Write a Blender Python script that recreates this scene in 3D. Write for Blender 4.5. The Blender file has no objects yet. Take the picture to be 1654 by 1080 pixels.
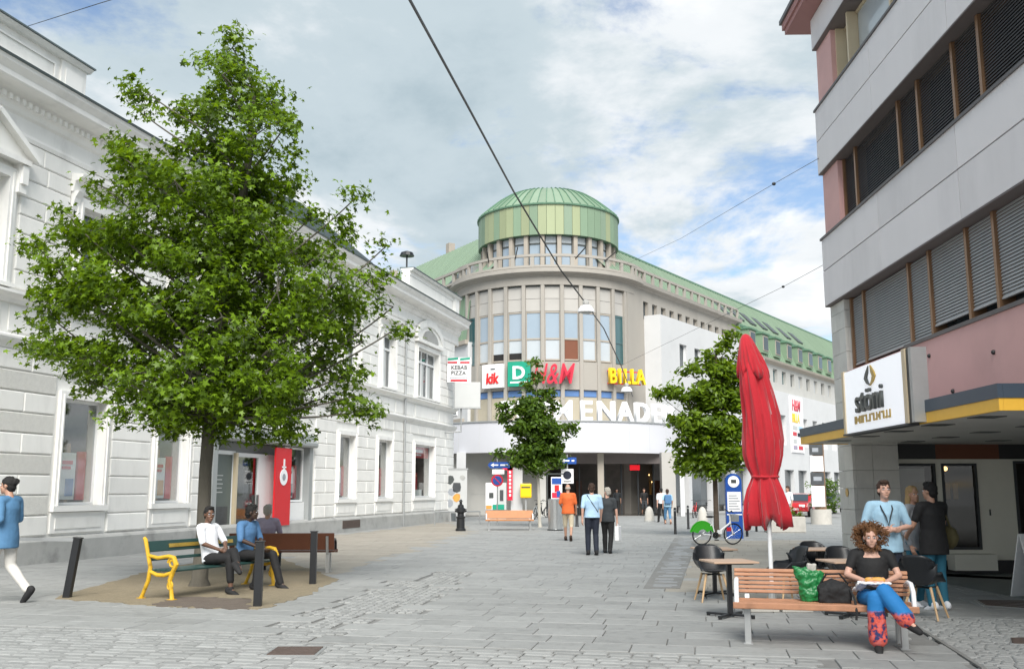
import bpy, bmesh, math, random
import numpy as np
from mathutils import Matrix, Vector
random.seed(7); np.random.seed(7)
R = math.radians
scene = bpy.context.scene
C = scene.collection

# ---------------------------------------------------------------- camera
F = 1570.0; CAMH = 1.68; PITCH = math.atan(250 / F)
cam_d = bpy.data.cameras.new('camera'); cam = bpy.data.objects.new('camera', cam_d); C.objects.link(cam)
cam.location = (0, 0, CAMH); cam.rotation_euler = (R(90) + PITCH, 0, 0)
cam_d.sensor_width = 36; cam_d.lens = 36 * F / 1654; cam_d.clip_start = .1; cam_d.clip_end = 2000
scene.camera = cam
scene.render.resolution_x = 1024; scene.render.resolution_y = 668
scene.view_settings.view_transform = 'Standard'; scene.view_settings.look = 'None'
scene.view_settings.exposure = 0.90; scene.view_settings.gamma = 1
scene.cycles.max_bounces = 6; scene.cycles.transparent_max_bounces = 8
scene.cycles.use_denoising = True

# ---------------------------------------------------------------- sky and sun
SUN_EL, SUN_AZ = R(46), R(175)        # azimuth clockwise from +Y: sun stands behind the camera, and high
w = bpy.data.worlds.new('World'); scene.world = w; w.use_nodes = True
nt = w.node_tree; nt.nodes.clear(); N = nt.nodes.new; LK = nt.links.new
out = N('ShaderNodeOutputWorld'); bg = N('ShaderNodeBackground'); bg.inputs['Strength'].default_value = 0.10
LK(bg.outputs[0], out.inputs[0])
sky = N('ShaderNodeTexSky'); sky.sky_type = 'NISHITA'; sky.sun_disc = False
sky.sun_elevation = SUN_EL; sky.sun_rotation = SUN_AZ
tc = N('ShaderNodeTexCoord'); sep = N('ShaderNodeSeparateXYZ'); LK(tc.outputs['Generated'], sep.inputs[0])
def wmath(op, a, b=None):
    m = N('ShaderNodeMath'); m.operation = op
    for i, v in enumerate((a, b)):
        if v is None: continue
        if isinstance(v, (int, float)): m.inputs[i].default_value = v
        else: LK(v, m.inputs[i])
    return m.outputs[0]
zz = wmath('ADD', wmath('MAXIMUM', sep.outputs['Z'], 0.0), 0.16)
comb = N('ShaderNodeCombineXYZ'); LK(wmath('DIVIDE', sep.outputs['X'], zz), comb.inputs[0]); LK(wmath('DIVIDE', sep.outputs['Y'], zz), comb.inputs[1])
def wnoise(scale, detail, rough, off):
    mp = N('ShaderNodeMapping'); mp.inputs['Location'].default_value = off; LK(comb.outputs[0], mp.inputs[0])
    n = N('ShaderNodeTexNoise'); n.inputs['Scale'].default_value = scale; n.inputs['Detail'].default_value = detail
    n.inputs['Roughness'].default_value = rough; n.inputs['Distortion'].default_value = .25; LK(mp.outputs[0], n.inputs['Vector']); return n.outputs['Fac']
def ramp(fac, stops):
    r = N('ShaderNodeValToRGB'); r.color_ramp.interpolation = 'EASE'
    el = r.color_ramp.elements
    while len(el) < len(stops): el.new(.5)
    for e, (p, c) in zip(el, stops): e.position = p; e.color = (*c, 1)
    LK(fac, r.inputs[0]); return r.outputs[0]
cover = ramp(wnoise(1.25, 9, .62, (3.1, 1.7, 0)), [(.38, (0, 0, 0)), (.49, (1, 1, 1))])
elev = wmath('MULTIPLY', wmath('SUBTRACT', .30, wmath('MINIMUM', sep.outputs['Z'], .7)), .34)   # clouds seen from below are greyer than those near the skyline
shade = ramp(wmath('ADD', wnoise(.85, 8, .6, (2.3, 5.9, 2)), elev), [(.35, (2.35, 2.95, 3.3)), (.48, (3.2, 3.75, 4.05)), (.57, (4.9, 5.1, 5.25)), (.66, (6.2, 6.3, 6.35))])
mx = N('ShaderNodeMix'); mx.data_type = 'RGBA'; LK(cover, mx.inputs['Factor']); LK(sky.outputs[0], mx.inputs['A']); LK(shade, mx.inputs['B'])
LK(mx.outputs['Result'], bg.inputs['Color'])
sl = bpy.data.lights.new('sun', 'SUN'); sl.energy = 3.3; sl.angle = R(42); sl.color = (1, .965, .91)
sun = bpy.data.objects.new('sun', sl); C.objects.link(sun); sun.location = (-20, -20, 60)
sd = Vector((math.sin(SUN_AZ) * math.cos(SUN_EL), math.cos(SUN_AZ) * math.cos(SUN_EL), math.sin(SUN_EL)))
sun.rotation_euler = sd.to_track_quat('Z', 'Y').to_euler()

# ---------------------------------------------------------------- pixel helpers (photo pixel -> place)
_c, _s = math.cos(PITCH), math.sin(PITCH)
def ray(x, y):
    u = (x - 827) / F; v = (540 - y) / F
    return (u, _c - _s * v, _s + _c * v)
def G(x, y, z=0.0):
    r = ray(x, y); t = (z - CAMH) / r[2]; return (r[0] * t, r[1] * t)
def Dp(x, y, Y):
    r = ray(x, y); t = Y / r[1]; return (r[0] * t, CAMH + r[2] * t)

# ---------------------------------------------------------------- materials
MATS = {}
def mat(name, col, rough=.7, var=.12, scale=6.0, bump=0.0, bscale=40.0, metal=0.0, spec=.5, objrand=0.0, island=0.0, streak=0.0, detail=4.0, dirt=0.0, coat=0.0, sheen=0.0):
    if name in MATS: return MATS[name]
    m = bpy.data.materials.new(name); m.use_nodes = True; t = m.node_tree; nd = t.nodes; lk = t.links.new
    b = nd['Principled BSDF']; b.inputs['Roughness'].default_value = rough; b.inputs['Metallic'].default_value = metal
    b.inputs['Specular IOR Level'].default_value = spec; b.inputs['Coat Weight'].default_value = coat; b.inputs['Sheen Weight'].default_value = sheen
    co = nd.new('ShaderNodeTexCoord')
    mp = nd.new('ShaderNodeMapping'); lk(co.outputs['Object'], mp.inputs[0])
    if streak: mp.inputs['Scale'].default_value = (1, 1, streak)
    def noise(s, d, vec):
        n = nd.new('ShaderNodeTexNoise'); n.inputs['Scale'].default_value = s; n.inputs['Detail'].default_value = d; n.inputs['Roughness'].default_value = .6
        lk(vec, n.inputs['Vector']); return n.outputs['Fac']
    vec = mp.outputs[0]
    oi = None
    if objrand or island:
        oi = nd.new('ShaderNodeObjectInfo'); ge = nd.new('ShaderNodeNewGeometry')
        ad = nd.new('ShaderNodeMath'); ad.operation = 'ADD'; lk(oi.outputs['Random'], ad.inputs[0]); lk(ge.outputs['Random Per Island'], ad.inputs[1])
        fr = nd.new('ShaderNodeMath'); fr.operation = 'FRACT'; lk(ad.outputs[0], fr.inputs[0])
        sc = nd.new('ShaderNodeVectorMath'); sc.operation = 'SCALE'; sc.inputs[3].default_value = 37.0
        cb = nd.new('ShaderNodeCombineXYZ')
        for i in range(3): lk(fr.outputs[0], cb.inputs[i])
        lk(cb.outputs[0], sc.inputs[0]); av = nd.new('ShaderNodeVectorMath'); lk(vec, av.inputs[0]); lk(sc.outputs[0], av.inputs[1]); vec = av.outputs[0]
    f1 = noise(scale, detail, vec); f2 = noise(scale * .17, 3, vec)
    def mul(a, v):
        q = nd.new('ShaderNodeMath'); q.operation = 'MULTIPLY_ADD'; lk(a, q.inputs[0]); q.inputs[1].default_value = v; q.inputs[2].default_value = 1 - v * .5; return q.outputs[0]
    def prod(a, bb):
        q = nd.new('ShaderNodeMath'); q.operation = 'MULTIPLY'; lk(a, q.inputs[0]); lk(bb, q.inputs[1]); return q.outputs[0]
    k = prod(mul(f1, var * 2), mul(f2, var * 1.6))
    if oi: k = prod(k, mul(fr.outputs[0], max(objrand, island)))
    if dirt:
        f3 = noise(scale * .6, 6, vec)
        rr = nd.new('ShaderNodeMapRange'); rr.inputs[1].default_value = .52; rr.inputs[2].default_value = .75; rr.inputs[3].default_value = 1; rr.inputs[4].default_value = 1 - dirt
        lk(f3, rr.inputs[0]); k = prod(k, rr.outputs[0])
    vm = nd.new('ShaderNodeVectorMath'); vm.operation = 'SCALE'; vm.inputs[0].default_value = col; lk(k, vm.inputs[3])
    lk(vm.outputs[0], b.inputs['Base Color'])
    if bump:
        bp = nd.new('ShaderNodeBump'); bp.inputs['Strength'].default_value = bump; bp.inputs['Distance'].default_value = .02
        lk(noise(bscale, 5, vec), bp.inputs['Height']); lk(bp.outputs[0], b.inputs['Normal'])
    MATS[name] = m; return m
def glass_mat(name, tint=(.8, .85, .85), refl=1.0, dens=.85):
    m = bpy.data.materials.new(name); m.use_nodes = True; t = m.node_tree; nd = t.nodes; nd.clear(); lk = t.links.new
    o = nd.new('ShaderNodeOutputMaterial'); mixn = nd.new('ShaderNodeMixShader'); tr = nd.new('ShaderNodeBsdfTransparent'); gl = nd.new('ShaderNodeBsdfGlossy')
    fr = nd.new('ShaderNodeFresnel'); fr.inputs[0].default_value = 1.5; gl.inputs['Roughness'].default_value = .03
    ma = nd.new('ShaderNodeMath'); ma.operation = 'MULTIPLY_ADD'; lk(fr.outputs[0], ma.inputs[0]); ma.inputs[1].default_value = refl; ma.inputs[2].default_value = .03
    tr.inputs[0].default_value = (*[q * dens for q in tint], 1)
    lk(ma.outputs[0], mixn.inputs[0]); lk(tr.outputs[0], mixn.inputs[1]); lk(gl.outputs[0], mixn.inputs[2]); lk(mixn.outputs[0], o.inputs[0])
    MATS[name] = m; return m
def emit_mat(name, col, s):
    m = bpy.data.materials.new(name); m.use_nodes = True; b = m.node_tree.nodes['Principled BSDF']
    b.inputs['Base Color'].default_value = (*col, 1); b.inputs['Emission Color'].default_value = (*col, 1); b.inputs['Emission Strength'].default_value = s
    MATS[name] = m; return m

# ---------------------------------------------------------------- mesh builder
class MB:
    def __init__(s, M=None): s.v = []; s.f = []; s.M = M
    def add(s, vs, fs):
        n = len(s.v)
        if s.M is not None: vs = [tuple(s.M @ Vector(p)) for p in vs]
        s.v += [tuple(p) for p in vs]; s.f += [tuple(i + n for i in f) for f in fs]; return s
    def box(s, x0, x1, y0, y1, z0, z1):
        s.add([(x0, y0, z0), (x1, y0, z0), (x1, y1, z0), (x0, y1, z0), (x0, y0, z1), (x1, y0, z1), (x1, y1, z1), (x0, y1, z1)],
              [(0, 3, 2, 1), (4, 5, 6, 7), (0, 1, 5, 4), (1, 2, 6, 5), (2, 3, 7, 6), (3, 0, 4, 7)]); return s
    def obox(s, c, size, rz=0.0, rx=0.0, ry=0.0):
        Mx = Matrix.Translation(c) @ Matrix.Rotation(rz, 4, 'Z') @ Matrix.Rotation(ry, 4, 'Y') @ Matrix.Rotation(rx, 4, 'X')
        a, b, d = [q / 2 for q in size]
        P = [(-a, -b, -d), (a, -b, -d), (a, b, -d), (-a, b, -d), (-a, -b, d), (a, -b, d), (a, b, d), (-a, b, d)]
        s.add([tuple(Mx @ Vector(p)) for p in P], [(0, 3, 2, 1), (4, 5, 6, 7), (0, 1, 5, 4), (1, 2, 6, 5), (2, 3, 7, 6), (3, 0, 4, 7)]); return s
    def beam(s, p0, p1, wd, ht, up=(0, 0, 1)):
        p0 = Vector(p0); p1 = Vector(p1); d = (p1 - p0).normalized(); u = Vector(up)
        sx = d.cross(u)
        if sx.length < 1e-4: sx = Vector((1, 0, 0))
        sx.normalize(); uu = sx.cross(d)
        vs = []
        for p in (p0, p1):
            for a, b in ((-1, -1), (1, -1), (1, 1), (-1, 1)): vs.append(tuple(p + sx * a * wd / 2 + uu * b * ht / 2))
        s.add(vs, [(3, 2, 1, 0), (4, 5, 6, 7), (0, 1, 5, 4), (1, 2, 6, 5), (2, 3, 7, 6), (3, 0, 4, 7)]); return s
    def tube(s, pts, r, n=8, cap=True):
        pts = [Vector(p) for p in pts]; k = len(pts); rs = r if isinstance(r, (list, tuple)) else [r] * k
        prev = None; vs = []; fs = []
        for i, p in enumerate(pts):
            d = (pts[min(i + 1, k - 1)] - pts[max(i - 1, 0)]).normalized()
            if prev is None:
                a = d.cross(Vector((0, 0, 1)));  a = a if a.length > .05 else d.cross(Vector((0, 1, 0)))
            else: a = prev - d * prev.dot(d)
            a.normalize(); prev = a; b = d.cross(a)
            for j in range(n):
                t = 2 * math.pi * j / n; vs.append(tuple(p + (a * math.cos(t) + b * math.sin(t)) * rs[i]))
        for i in range(k - 1):
            for j in range(n): fs.append((i * n + j, i * n + (j + 1) % n, (i + 1) * n + (j + 1) % n, (i + 1) * n + j))
        if cap: fs += [tuple(range(n - 1, -1, -1)), tuple(range((k - 1) * n, k * n))]
        s.add(vs, fs); return s
    def lathe(s, prof, n=24, c=(0, 0, 0), a0=0.0, a1=2 * math.pi):
        full = abs(a1 - a0 - 2 * math.pi) < 1e-6; m = n if full else n + 1; vs = []; fs = []
        for (r, z) in prof:
            for j in range(m):
                t = a0 + (a1 - a0) * j / n; vs.append((c[0] + r * math.sin(t), c[1] - r * math.cos(t), c[2] + z))
        for i in range(len(prof) - 1):
            for j in range(n):
                k = (j + 1) % m; fs.append((i * m + j, i * m + k, (i + 1) * m + k, (i + 1) * m + j))
        s.add(vs, fs); return s
    def prism(s, pts, y0, y1):            # polygon in x-z, extruded along y
        n = len(pts); s.add([(x, y0, z) for x, z in pts] + [(x, y1, z) for x, z in pts],
            [tuple(range(n)), tuple(range(2 * n - 1, n - 1, -1))] + [(i, n + i, n + (i + 1) % n, (i + 1) % n) for i in range(n)]); return s
    def slab(s, pts, z0, z1):             # polygon in x-y, extruded along z
        n = len(pts); s.add([(x, y, z0) for x, y in pts] + [(x, y, z1) for x, y in pts],
            [tuple(range(n - 1, -1, -1)), tuple(range(n, 2 * n))] + [(i, (i + 1) % n, n + (i + 1) % n, n + i) for i in range(n)]); return s
    def prof_run(s, prof, x0, x1):        # moulding: (y,z) profile run along x
        n = len(prof); s.add([(x0, y, z) for y, z in prof] + [(x1, y, z) for y, z in prof],
            [tuple(range(n - 1, -1, -1)), tuple(range(n, 2 * n))] + [(i, (i + 1) % n, n + (i + 1) % n, n + i) for i in range(n)]); return s
    def ball(s, c, r, n=12, m=8):
        rx, ry, rz = r if isinstance(r, (list, tuple)) else (r, r, r); vs = [(c[0], c[1], c[2] - rz)]; fs = []
        for i in range(1, m):
            ph = -math.pi / 2 + math.pi * i / m
            for j in range(n):
                t = 2 * math.pi * j / n; vs.append((c[0] + rx * math.cos(ph) * math.cos(t), c[1] + ry * math.cos(ph) * math.sin(t), c[2] + rz * math.sin(ph)))
        vs.append((c[0], c[1], c[2] + rz)); L = len(vs) - 1
        for j in range(n): fs.append((0, 1 + (j + 1) % n, 1 + j)); fs.append((L, L - n + j, L - n + (j + 1) % n))
        for i in range(m - 2):
            for j in range(n): a = 1 + i * n; fs.append((a + j, a + (j + 1) % n, a + n + (j + 1) % n, a + n + j))
        s.add(vs, fs); return s
    def wall(s, x0, x1, z0, z1, y0, y1, holes):
        xs = sorted({x0, x1, *[h[0] for h in holes], *[h[1] for h in holes]}); zs = sorted({z0, z1, *[h[2] for h in holes], *[h[3] for h in holes]})
        for i in range(len(xs) - 1):
            run = None
            for j in range(len(zs) - 1):
                cx, cz = (xs[i] + xs[i + 1]) / 2, (zs[j] + zs[j + 1]) / 2
                solid = not any(h[0] < cx < h[1] and h[2] < cz < h[3] for h in holes) and x0 < cx < x1 and z0 < cz < z1
                if solid and run is None: run = zs[j]
                if not solid and run is not None: s.box(xs[i], xs[i + 1], y0, y1, run, zs[j]); run = None
            if run is not None: s.box(xs[i], xs[i + 1], y0, y1, run, zs[-1])
        return s
    def mesh(s, name):
        me = bpy.data.meshes.new(name); me.from_pydata(s.v, [], s.f); me.update()
        bm = bmesh.new(); bm.from_mesh(me); bmesh.ops.recalc_face_normals(bm, faces=bm.faces); bm.to_mesh(me); bm.free(); return me
    def build(s, name, m, parent=None, smooth=False, bevel=0.0, loc=None, rz=None):
        me = s.mesh(name); me.materials.append(MATS[m] if isinstance(m, str) else m)
        o = bpy.data.objects.new(name, me); C.objects.link(o); o.parent = parent
        if loc: o.location = loc
        if rz is not None: o.rotation_euler.z = rz
        if smooth: shade(me)
        if bevel:
            b = o.modifiers.new('bevel', 'BEVEL'); b.width = bevel; b.segments = 2; b.limit_method = 'ANGLE'
        return o
def shade(me, ang=40):
    me.polygons.foreach_set('use_smooth', [True] * len(me.polygons))
    if hasattr(me, 'set_sharp_from_angle'): me.set_sharp_from_angle(angle=R(ang))
def tag(o, label=None, cat=None, group=None, kind=None):
    if label: o['label'] = label
    if cat: o['category'] = cat
    if group: o['group'] = group
    if kind: o['kind'] = kind
    return o
def thing(name, label, cat, loc=(0, 0, 0), rz=0.0, group=None, tilt=None):
    o = bpy.data.objects.new(name, None); C.objects.link(o); o.location = loc; o.rotation_euler.z = rz
    if tilt: o.rotation_euler.x, o.rotation_euler.y = tilt
    return tag(o, label, cat, group)
def link_mesh(name, me, parent, loc, rot=None, scale=None):
    o = bpy.data.objects.new(name, me); C.objects.link(o); o.parent = parent; o.location = loc
    if rot: o.rotation_euler = rot
    if scale: o.scale = scale
    return o
def copy_tree(o, parent=None):
    c = o.copy(); C.objects.link(c); c.parent = parent
    for ch in [q for q in C.objects if q.parent == o]: copy_tree(ch, c)
    return c
def text_obj(name, s, size, depth, m, parent, M, offset=0.0, xs=1.0, align='LEFT', shear=0.0):
    cu = bpy.data.curves.new(name, 'FONT'); cu.body = s; cu.size = size; cu.extrude = depth / 2; cu.offset = offset; cu.align_x = align; cu.shear = shear
    cu.resolution_u = 3; t = bpy.data.objects.new(name, cu); C.objects.link(t); bpy.context.view_layer.update()
    me = bpy.data.meshes.new_from_object(t.evaluated_get(bpy.context.evaluated_depsgraph_get())); bpy.data.objects.remove(t)
    # font lies in x-y: stand it up (x right, y -> z), facing -y
    me.transform(Matrix.Diagonal((xs, 1, 1, 1))); me.transform(Matrix.Rotation(R(90), 4, 'X'))
    if M is not None: me.transform(M)
    me.materials.clear(); me.materials.append(MATS[m]); me.name = name
    o = bpy.data.objects.new(name, me); C.objects.link(o); o.parent = parent; return o
def bevel_block(w, d, h, b):
    """a dressed stone: w x d x h with a chamfered front (facing -y), centred in x and z, back at y=0"""
    a, c = w / 2, h / 2
    vs = [(-a, 0, -c), (a, 0, -c), (a, 0, c), (-a, 0, c), (-a, -d + b, -c), (a, -d + b, -c), (a, -d + b, c), (-a, -d + b, c), (-a + b, -d, -c + b), (a - b, -d, -c + b), (a - b, -d, c - b), (-a + b, -d, c - b)]
    fs = [(8, 9, 10, 11)] + [(i, (i + 1) % 4, 4 + (i + 1) % 4, 4 + i) for i in range(4)] + [(4 + i, 4 + (i + 1) % 4, 8 + (i + 1) % 4, 8 + i) for i in range(4)]
    return vs, fs
# ---------------------------------------------------------------- material library
mat('stucco', (.86, .85, .815), .85, .06, 3, .15, 60, dirt=.13, streak=.3)
mat('stucco_block', (.86, .85, .815), .85, .06, 3, .3, 90, objrand=.09, dirt=.14, streak=.35)
mat('stucco_rough', (.68, .67, .63), .9, .16, 60, .6, 120, objrand=.06)
mat('trim', (.86, .85, .82), .7, .05, 3, .05, 60, dirt=.14, streak=.5)
mat('plinth', (.40, .40, .385), .85, .16, 3, .3, 60, dirt=.4)
mat('roof_metal', (.10, .13, .135), .55, .1, 2)
mat('window_white', (.84, .85, .85), .4, .03, 4)
glass_mat('shop_glass', (.95, .97, .97), .3, .96); glass_mat('door_glass', (.9, .9, .88), .22, .9)
mat('dark_glass', (.05, .065, .075), .06, .2, .6, spec=.9)
mat('sky_glass', (.30, .37, .44), .07, .12, .5, spec=1.0)
mat('pale_glass', (.46, .50, .53), .12, .1, .5, spec=.9)
mat('teal_glass', (.05, .12, .13), .07, .2, .6, spec=1.0)
mat('curtain', (.55, .56, .55), .8, .1, 4, streak=.1)
mat('interior', (.20, .18, .165), .8, .4, 2.5, detail=6)
mat('red', (.62, .012, .02), .45, .05, 3)
mat('red_sign', (.55, .015, .03), .4, .05, 3)
mat('poster_white', (.75, .76, .75), .5, .1, 5)
mat('poster_blue', (.10, .22, .45), .5, .3, 6)
mat('poster_amber', (.60, .30, .06), .5, .3, 6)
mat('poster_dark', (.06, .065, .07), .4, .5, 5)
mat('grey_frame', (.33, .35, .35), .5, .08, 3)
mat('slate_door', (.11, .135, .125), .45, .12, 3)
mat('anthracite', (.035, .04, .045), .5, .1, 5)
mat('black_metal', (.012, .013, .015), .42, .15, 8)
mat('steel', (.55, .56, .56), .28, .06, 5, metal=.9)
mat('galv', (.42, .43, .43), .45, .1, 6, metal=.6)
mat('white_paint', (.80, .81, .82), .4, .04, 4)
mat('wood', (.44, .19, .075), .5, .22, 5, .15, 60, streak=1, objrand=.18)
mat('wood_pink', (.42, .205, .115), .6, .26, 9, .3, 60, objrand=.22, dirt=.25)
mat('wood_dark', (.13, .045, .022), .5, .2, 6, .1, 60, objrand=.15)
mat('wood_pale', (.52, .35, .19), .5, .15, 8, .1, 60)
mat('table_top', (.50, .35, .25), .45, .12, 8)
mat('green_slat', (.018, .055, .05), .4, .2, 8)
mat('yellow_iron', (.62, .37, .018), .5, .22, 14, .4, 50, dirt=.6)
mat('plastic_black', (.013, .015, .018), .38, .1, 8)
# central building
mat('beige', (.345, .322, .288), .8, .07, 1.2, .1, 40, dirt=.16, streak=.4)
mat('beige_panel', (.42, .405, .38), .75, .06, 1.0, dirt=.12, island=.05)
mat('tan_panel', (.39, .35, .27), .75, .08, 1.2, dirt=.15, island=.08)
mat('taupe', (.37, .33, .28), .8, .08, 1.5, dirt=.15)
mat('copper', (.19, .275, .185), .6, .10, .9, objrand=.22, island=.16, streak=.3)
mat('copper_yellow', (.285, .325, .19), .6, .10, .9, objrand=.2, streak=.3)
mat('copper_pale', (.205, .28, .20), .6, .10, .8, island=.15, streak=.3)
mat('copper_dark', (.10, .20, .13), .6, .2, 1.5)
mat('render_white', (.57, .575, .58), .75, .05, .8, dirt=.08)
mat('canopy_white', (.56, .565, .60), .5, .03, .5, dirt=.06)
mat('wall_grey', (.46, .455, .43), .8, .08, 1, dirt=.1)
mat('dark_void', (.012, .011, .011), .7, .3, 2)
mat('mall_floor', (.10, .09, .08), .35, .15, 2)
mat('blue_strip', (.10, .20, .42), .35, .1, 2)
mat('sign_white', (.83, .82, .83), .4, .03, 3)
mat('sign_green', (.01, .30, .19), .4, .04, 3)
mat('letter_red', (.62, .02, .05), .35, .05, 4)
mat('letter_bright_red', (.75, .02, .02), .35, .05, 4)
mat('letter_yellow', (.88, .58, .01), .35, .05, 4)
mat('letter_white', (.88, .89, .91), .4, .02, 3)
mat('letter_dark', (.06, .068, .066), .4, .2, 4)
mat('gold', (.45, .30, .06), .3, .25, 30, metal=.5)
mat('sign_grey', (.50, .51, .505), .5, .04, 3)
# right building
mat('panel', (.74, .71, .72), .75, .06, 1.5, .12, 60, objrand=.08, dirt=.12, streak=.3)
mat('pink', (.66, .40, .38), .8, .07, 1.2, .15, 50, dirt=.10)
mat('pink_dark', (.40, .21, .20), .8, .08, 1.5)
mat('stone_tile', (.62, .61, .575), .7, .12, 4, .12, 60, objrand=.22, dirt=.1)
mat('bronze', (.27, .155, .085), .4, .12, 4, metal=.4)
mat('frame_cream', (.62, .52, .36), .5, .06, 4)
mat('blind_dark', (.075, .072, .075), .5, .12, 4)
mat('blind_grey', (.40, .405, .41), .5, .08, 4)
mat('ledge_dark', (.10, .09, .09), .5, .1, 4)
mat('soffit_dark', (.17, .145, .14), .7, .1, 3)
mat('fascia_slate', (.045, .07, .10), .45, .08, 3)
mat('fascia_yellow', (.83, .48, .05), .45, .06, 3, dirt=.1)
mat('soffit_grey', (.62, .61, .57), .75, .08, 1.5, dirt=.1)
mat('door_frame', (.74, .73, .64), .5, .06, 3)
mat('rust_panel', (.17, .055, .025), .6, .15, 3)
# ground
mat('slab', (.265, .27, .264), .72, .12, 9, .25, 70, objrand=.20, dirt=.26)
mat('slab_far', (.27, .275, .27), .75, .12, 9, .2, 70, island=.18, dirt=.24)
mat('sett', (.265, .27, .264), .8, .14, 9, .4, 70, island=.26, dirt=.2)
mat('sett_dark', (.24, .25, .255), .8, .14, 9, .4, 70, island=.3, dirt=.2)
mat('slab_beige', (.295, .272, .232), .8, .1, 5, .2, 60, objrand=.16, island=.16, dirt=.12)
mat('joint', (.185, .185, .178), .95, .25, 8, .3, 60)
mat('grit', (.235, .195, .13), .95, .28, 30, .7, 90, dirt=.25)
mat('soil', (.13, .105, .085), .95, .3, 25, .8, 80)
mat('iron', (.085, .06, .05), .7, .3, 20, .4, 60)
mat('asphalt', (.30, .30, .295), .9, .1, 1.5, .2, 60)
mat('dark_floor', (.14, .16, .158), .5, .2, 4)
mat('concrete', (.47, .45, .41), .85, .1, 4, .2, 60, dirt=.2)
# plants
def leaf_mat(name, col, var):
    m = bpy.data.materials.new(name); m.use_nodes = True; t = m.node_tree; nd = t.nodes; lk = t.links.new; b = nd['Principled BSDF']; o = nd['Material Output']
    ge = nd.new('ShaderNodeNewGeometry'); cr = nd.new('ShaderNodeValToRGB'); lk(ge.outputs['Random Per Island'], cr.inputs[0])
    e = cr.color_ramp.elements; e[0].color = (*[q * (1 - var) for q in col], 1); e[1].color = (col[0] * (1 + var * 1.5), col[1] * (1 + var), col[2] * (1 + var * .5), 1)
    lk(cr.outputs[0], b.inputs['Base Color']); b.inputs['Roughness'].default_value = .45
    tl = nd.new('ShaderNodeBsdfTranslucent'); vm = nd.new('ShaderNodeVectorMath'); vm.operation = 'MULTIPLY'; vm.inputs[1].default_value = (1.5, 1.35, .5); lk(cr.outputs[0], vm.inputs[0]); lk(vm.outputs[0], tl.inputs[0])
    mi = nd.new('ShaderNodeMixShader'); mi.inputs[0].default_value = .44; lk(b.outputs[0], mi.inputs[1]); lk(tl.outputs[0], mi.inputs[2]); lk(mi.outputs[0], o.inputs[0])
    MATS[name] = m
leaf_mat('leaf', (.105, .21, .012), .66)
leaf_mat('leaf_dark', (.075, .155, .02), .5)
leaf_mat('leaf_light', (.12, .22, .016), .5)
leaf_mat('leaf_yellow', (.22, .20, .02), .4)
mat('bark', (.115, .105, .085), .95, .3, 8, .8, 40, streak=.3)
mat('bark_pale', (.42, .40, .35), .9, .2, 10, .4, 40, streak=.4)
mat('bark_brown', (.10, .075, .055), .95, .3, 10, .6, 40)
# people
for n_, c_ in dict(skin_light=(.56, .33, .25), skin_tan=(.43, .24, .165), skin_brown=(.13, .065, .04), skin_dark=(.055, .03, .02)).items(): mat(n_, c_, .5, .06, 12)
for n_, c_ in dict(cloth_white=(.74, .76, .80), cloth_black=(.009, .009, .010), cloth_navy=(.012, .017, .032), cloth_blue=(.075, .19, .34), cloth_denim=(.07, .17, .33), cloth_sky=(.33, .52, .66), cloth_orange=(.60, .12, .025),
                   cloth_khaki=(.52, .45, .33), cloth_offwhite=(.62, .60, .56), cloth_pale_blue=(.38, .55, .72), cloth_lilac=(.35, .31, .40), cloth_charcoal=(.03, .035, .04), cloth_grey=(.30, .32, .35), cloth_teal=(.02, .13, .20),
                   hair_black=(.008, .007, .007), hair_brown=(.04, .02, .012), hair_grey=(.36, .33, .29), hair_blond=(.33, .22, .10), hair_auburn=(.155, .07, .026), leather_black=(.012, .012, .013), bag_olive=(.09, .075, .03)).items():
    mat(n_, c_, .8, .14, 14, .1, 90)
mat('umbrella_red', (.47, .006, .018), .8, .16, 7, .45, 14, sheen=.3, dirt=.22, streak=.5)
mat('bag_green', (.012, .17, .045), .3, .25, 9, .4, 18)
mat('bike_green', (.04, .36, .02), .35, .06, 6)
mat('paint_blue', (.015, .075, .33), .35, .06, 6)
mat('paint_yellow', (.85, .55, .005), .4, .08, 6)
mat('car_red', (.45, .012, .015), .25, .05, 4, coat=.8)
mat('car_dark', (.03, .035, .04), .25, .05, 4, coat=.8)
mat('rubber', (.012, .012, .012), .8, .1, 8)
emit_mat('lamp_warm', (1, .62, .25), 2.2); emit_mat('lamp_red', (.7, .01, .02), .5); emit_mat('lit_sign', (.84, .86, .9), .28)
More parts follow.
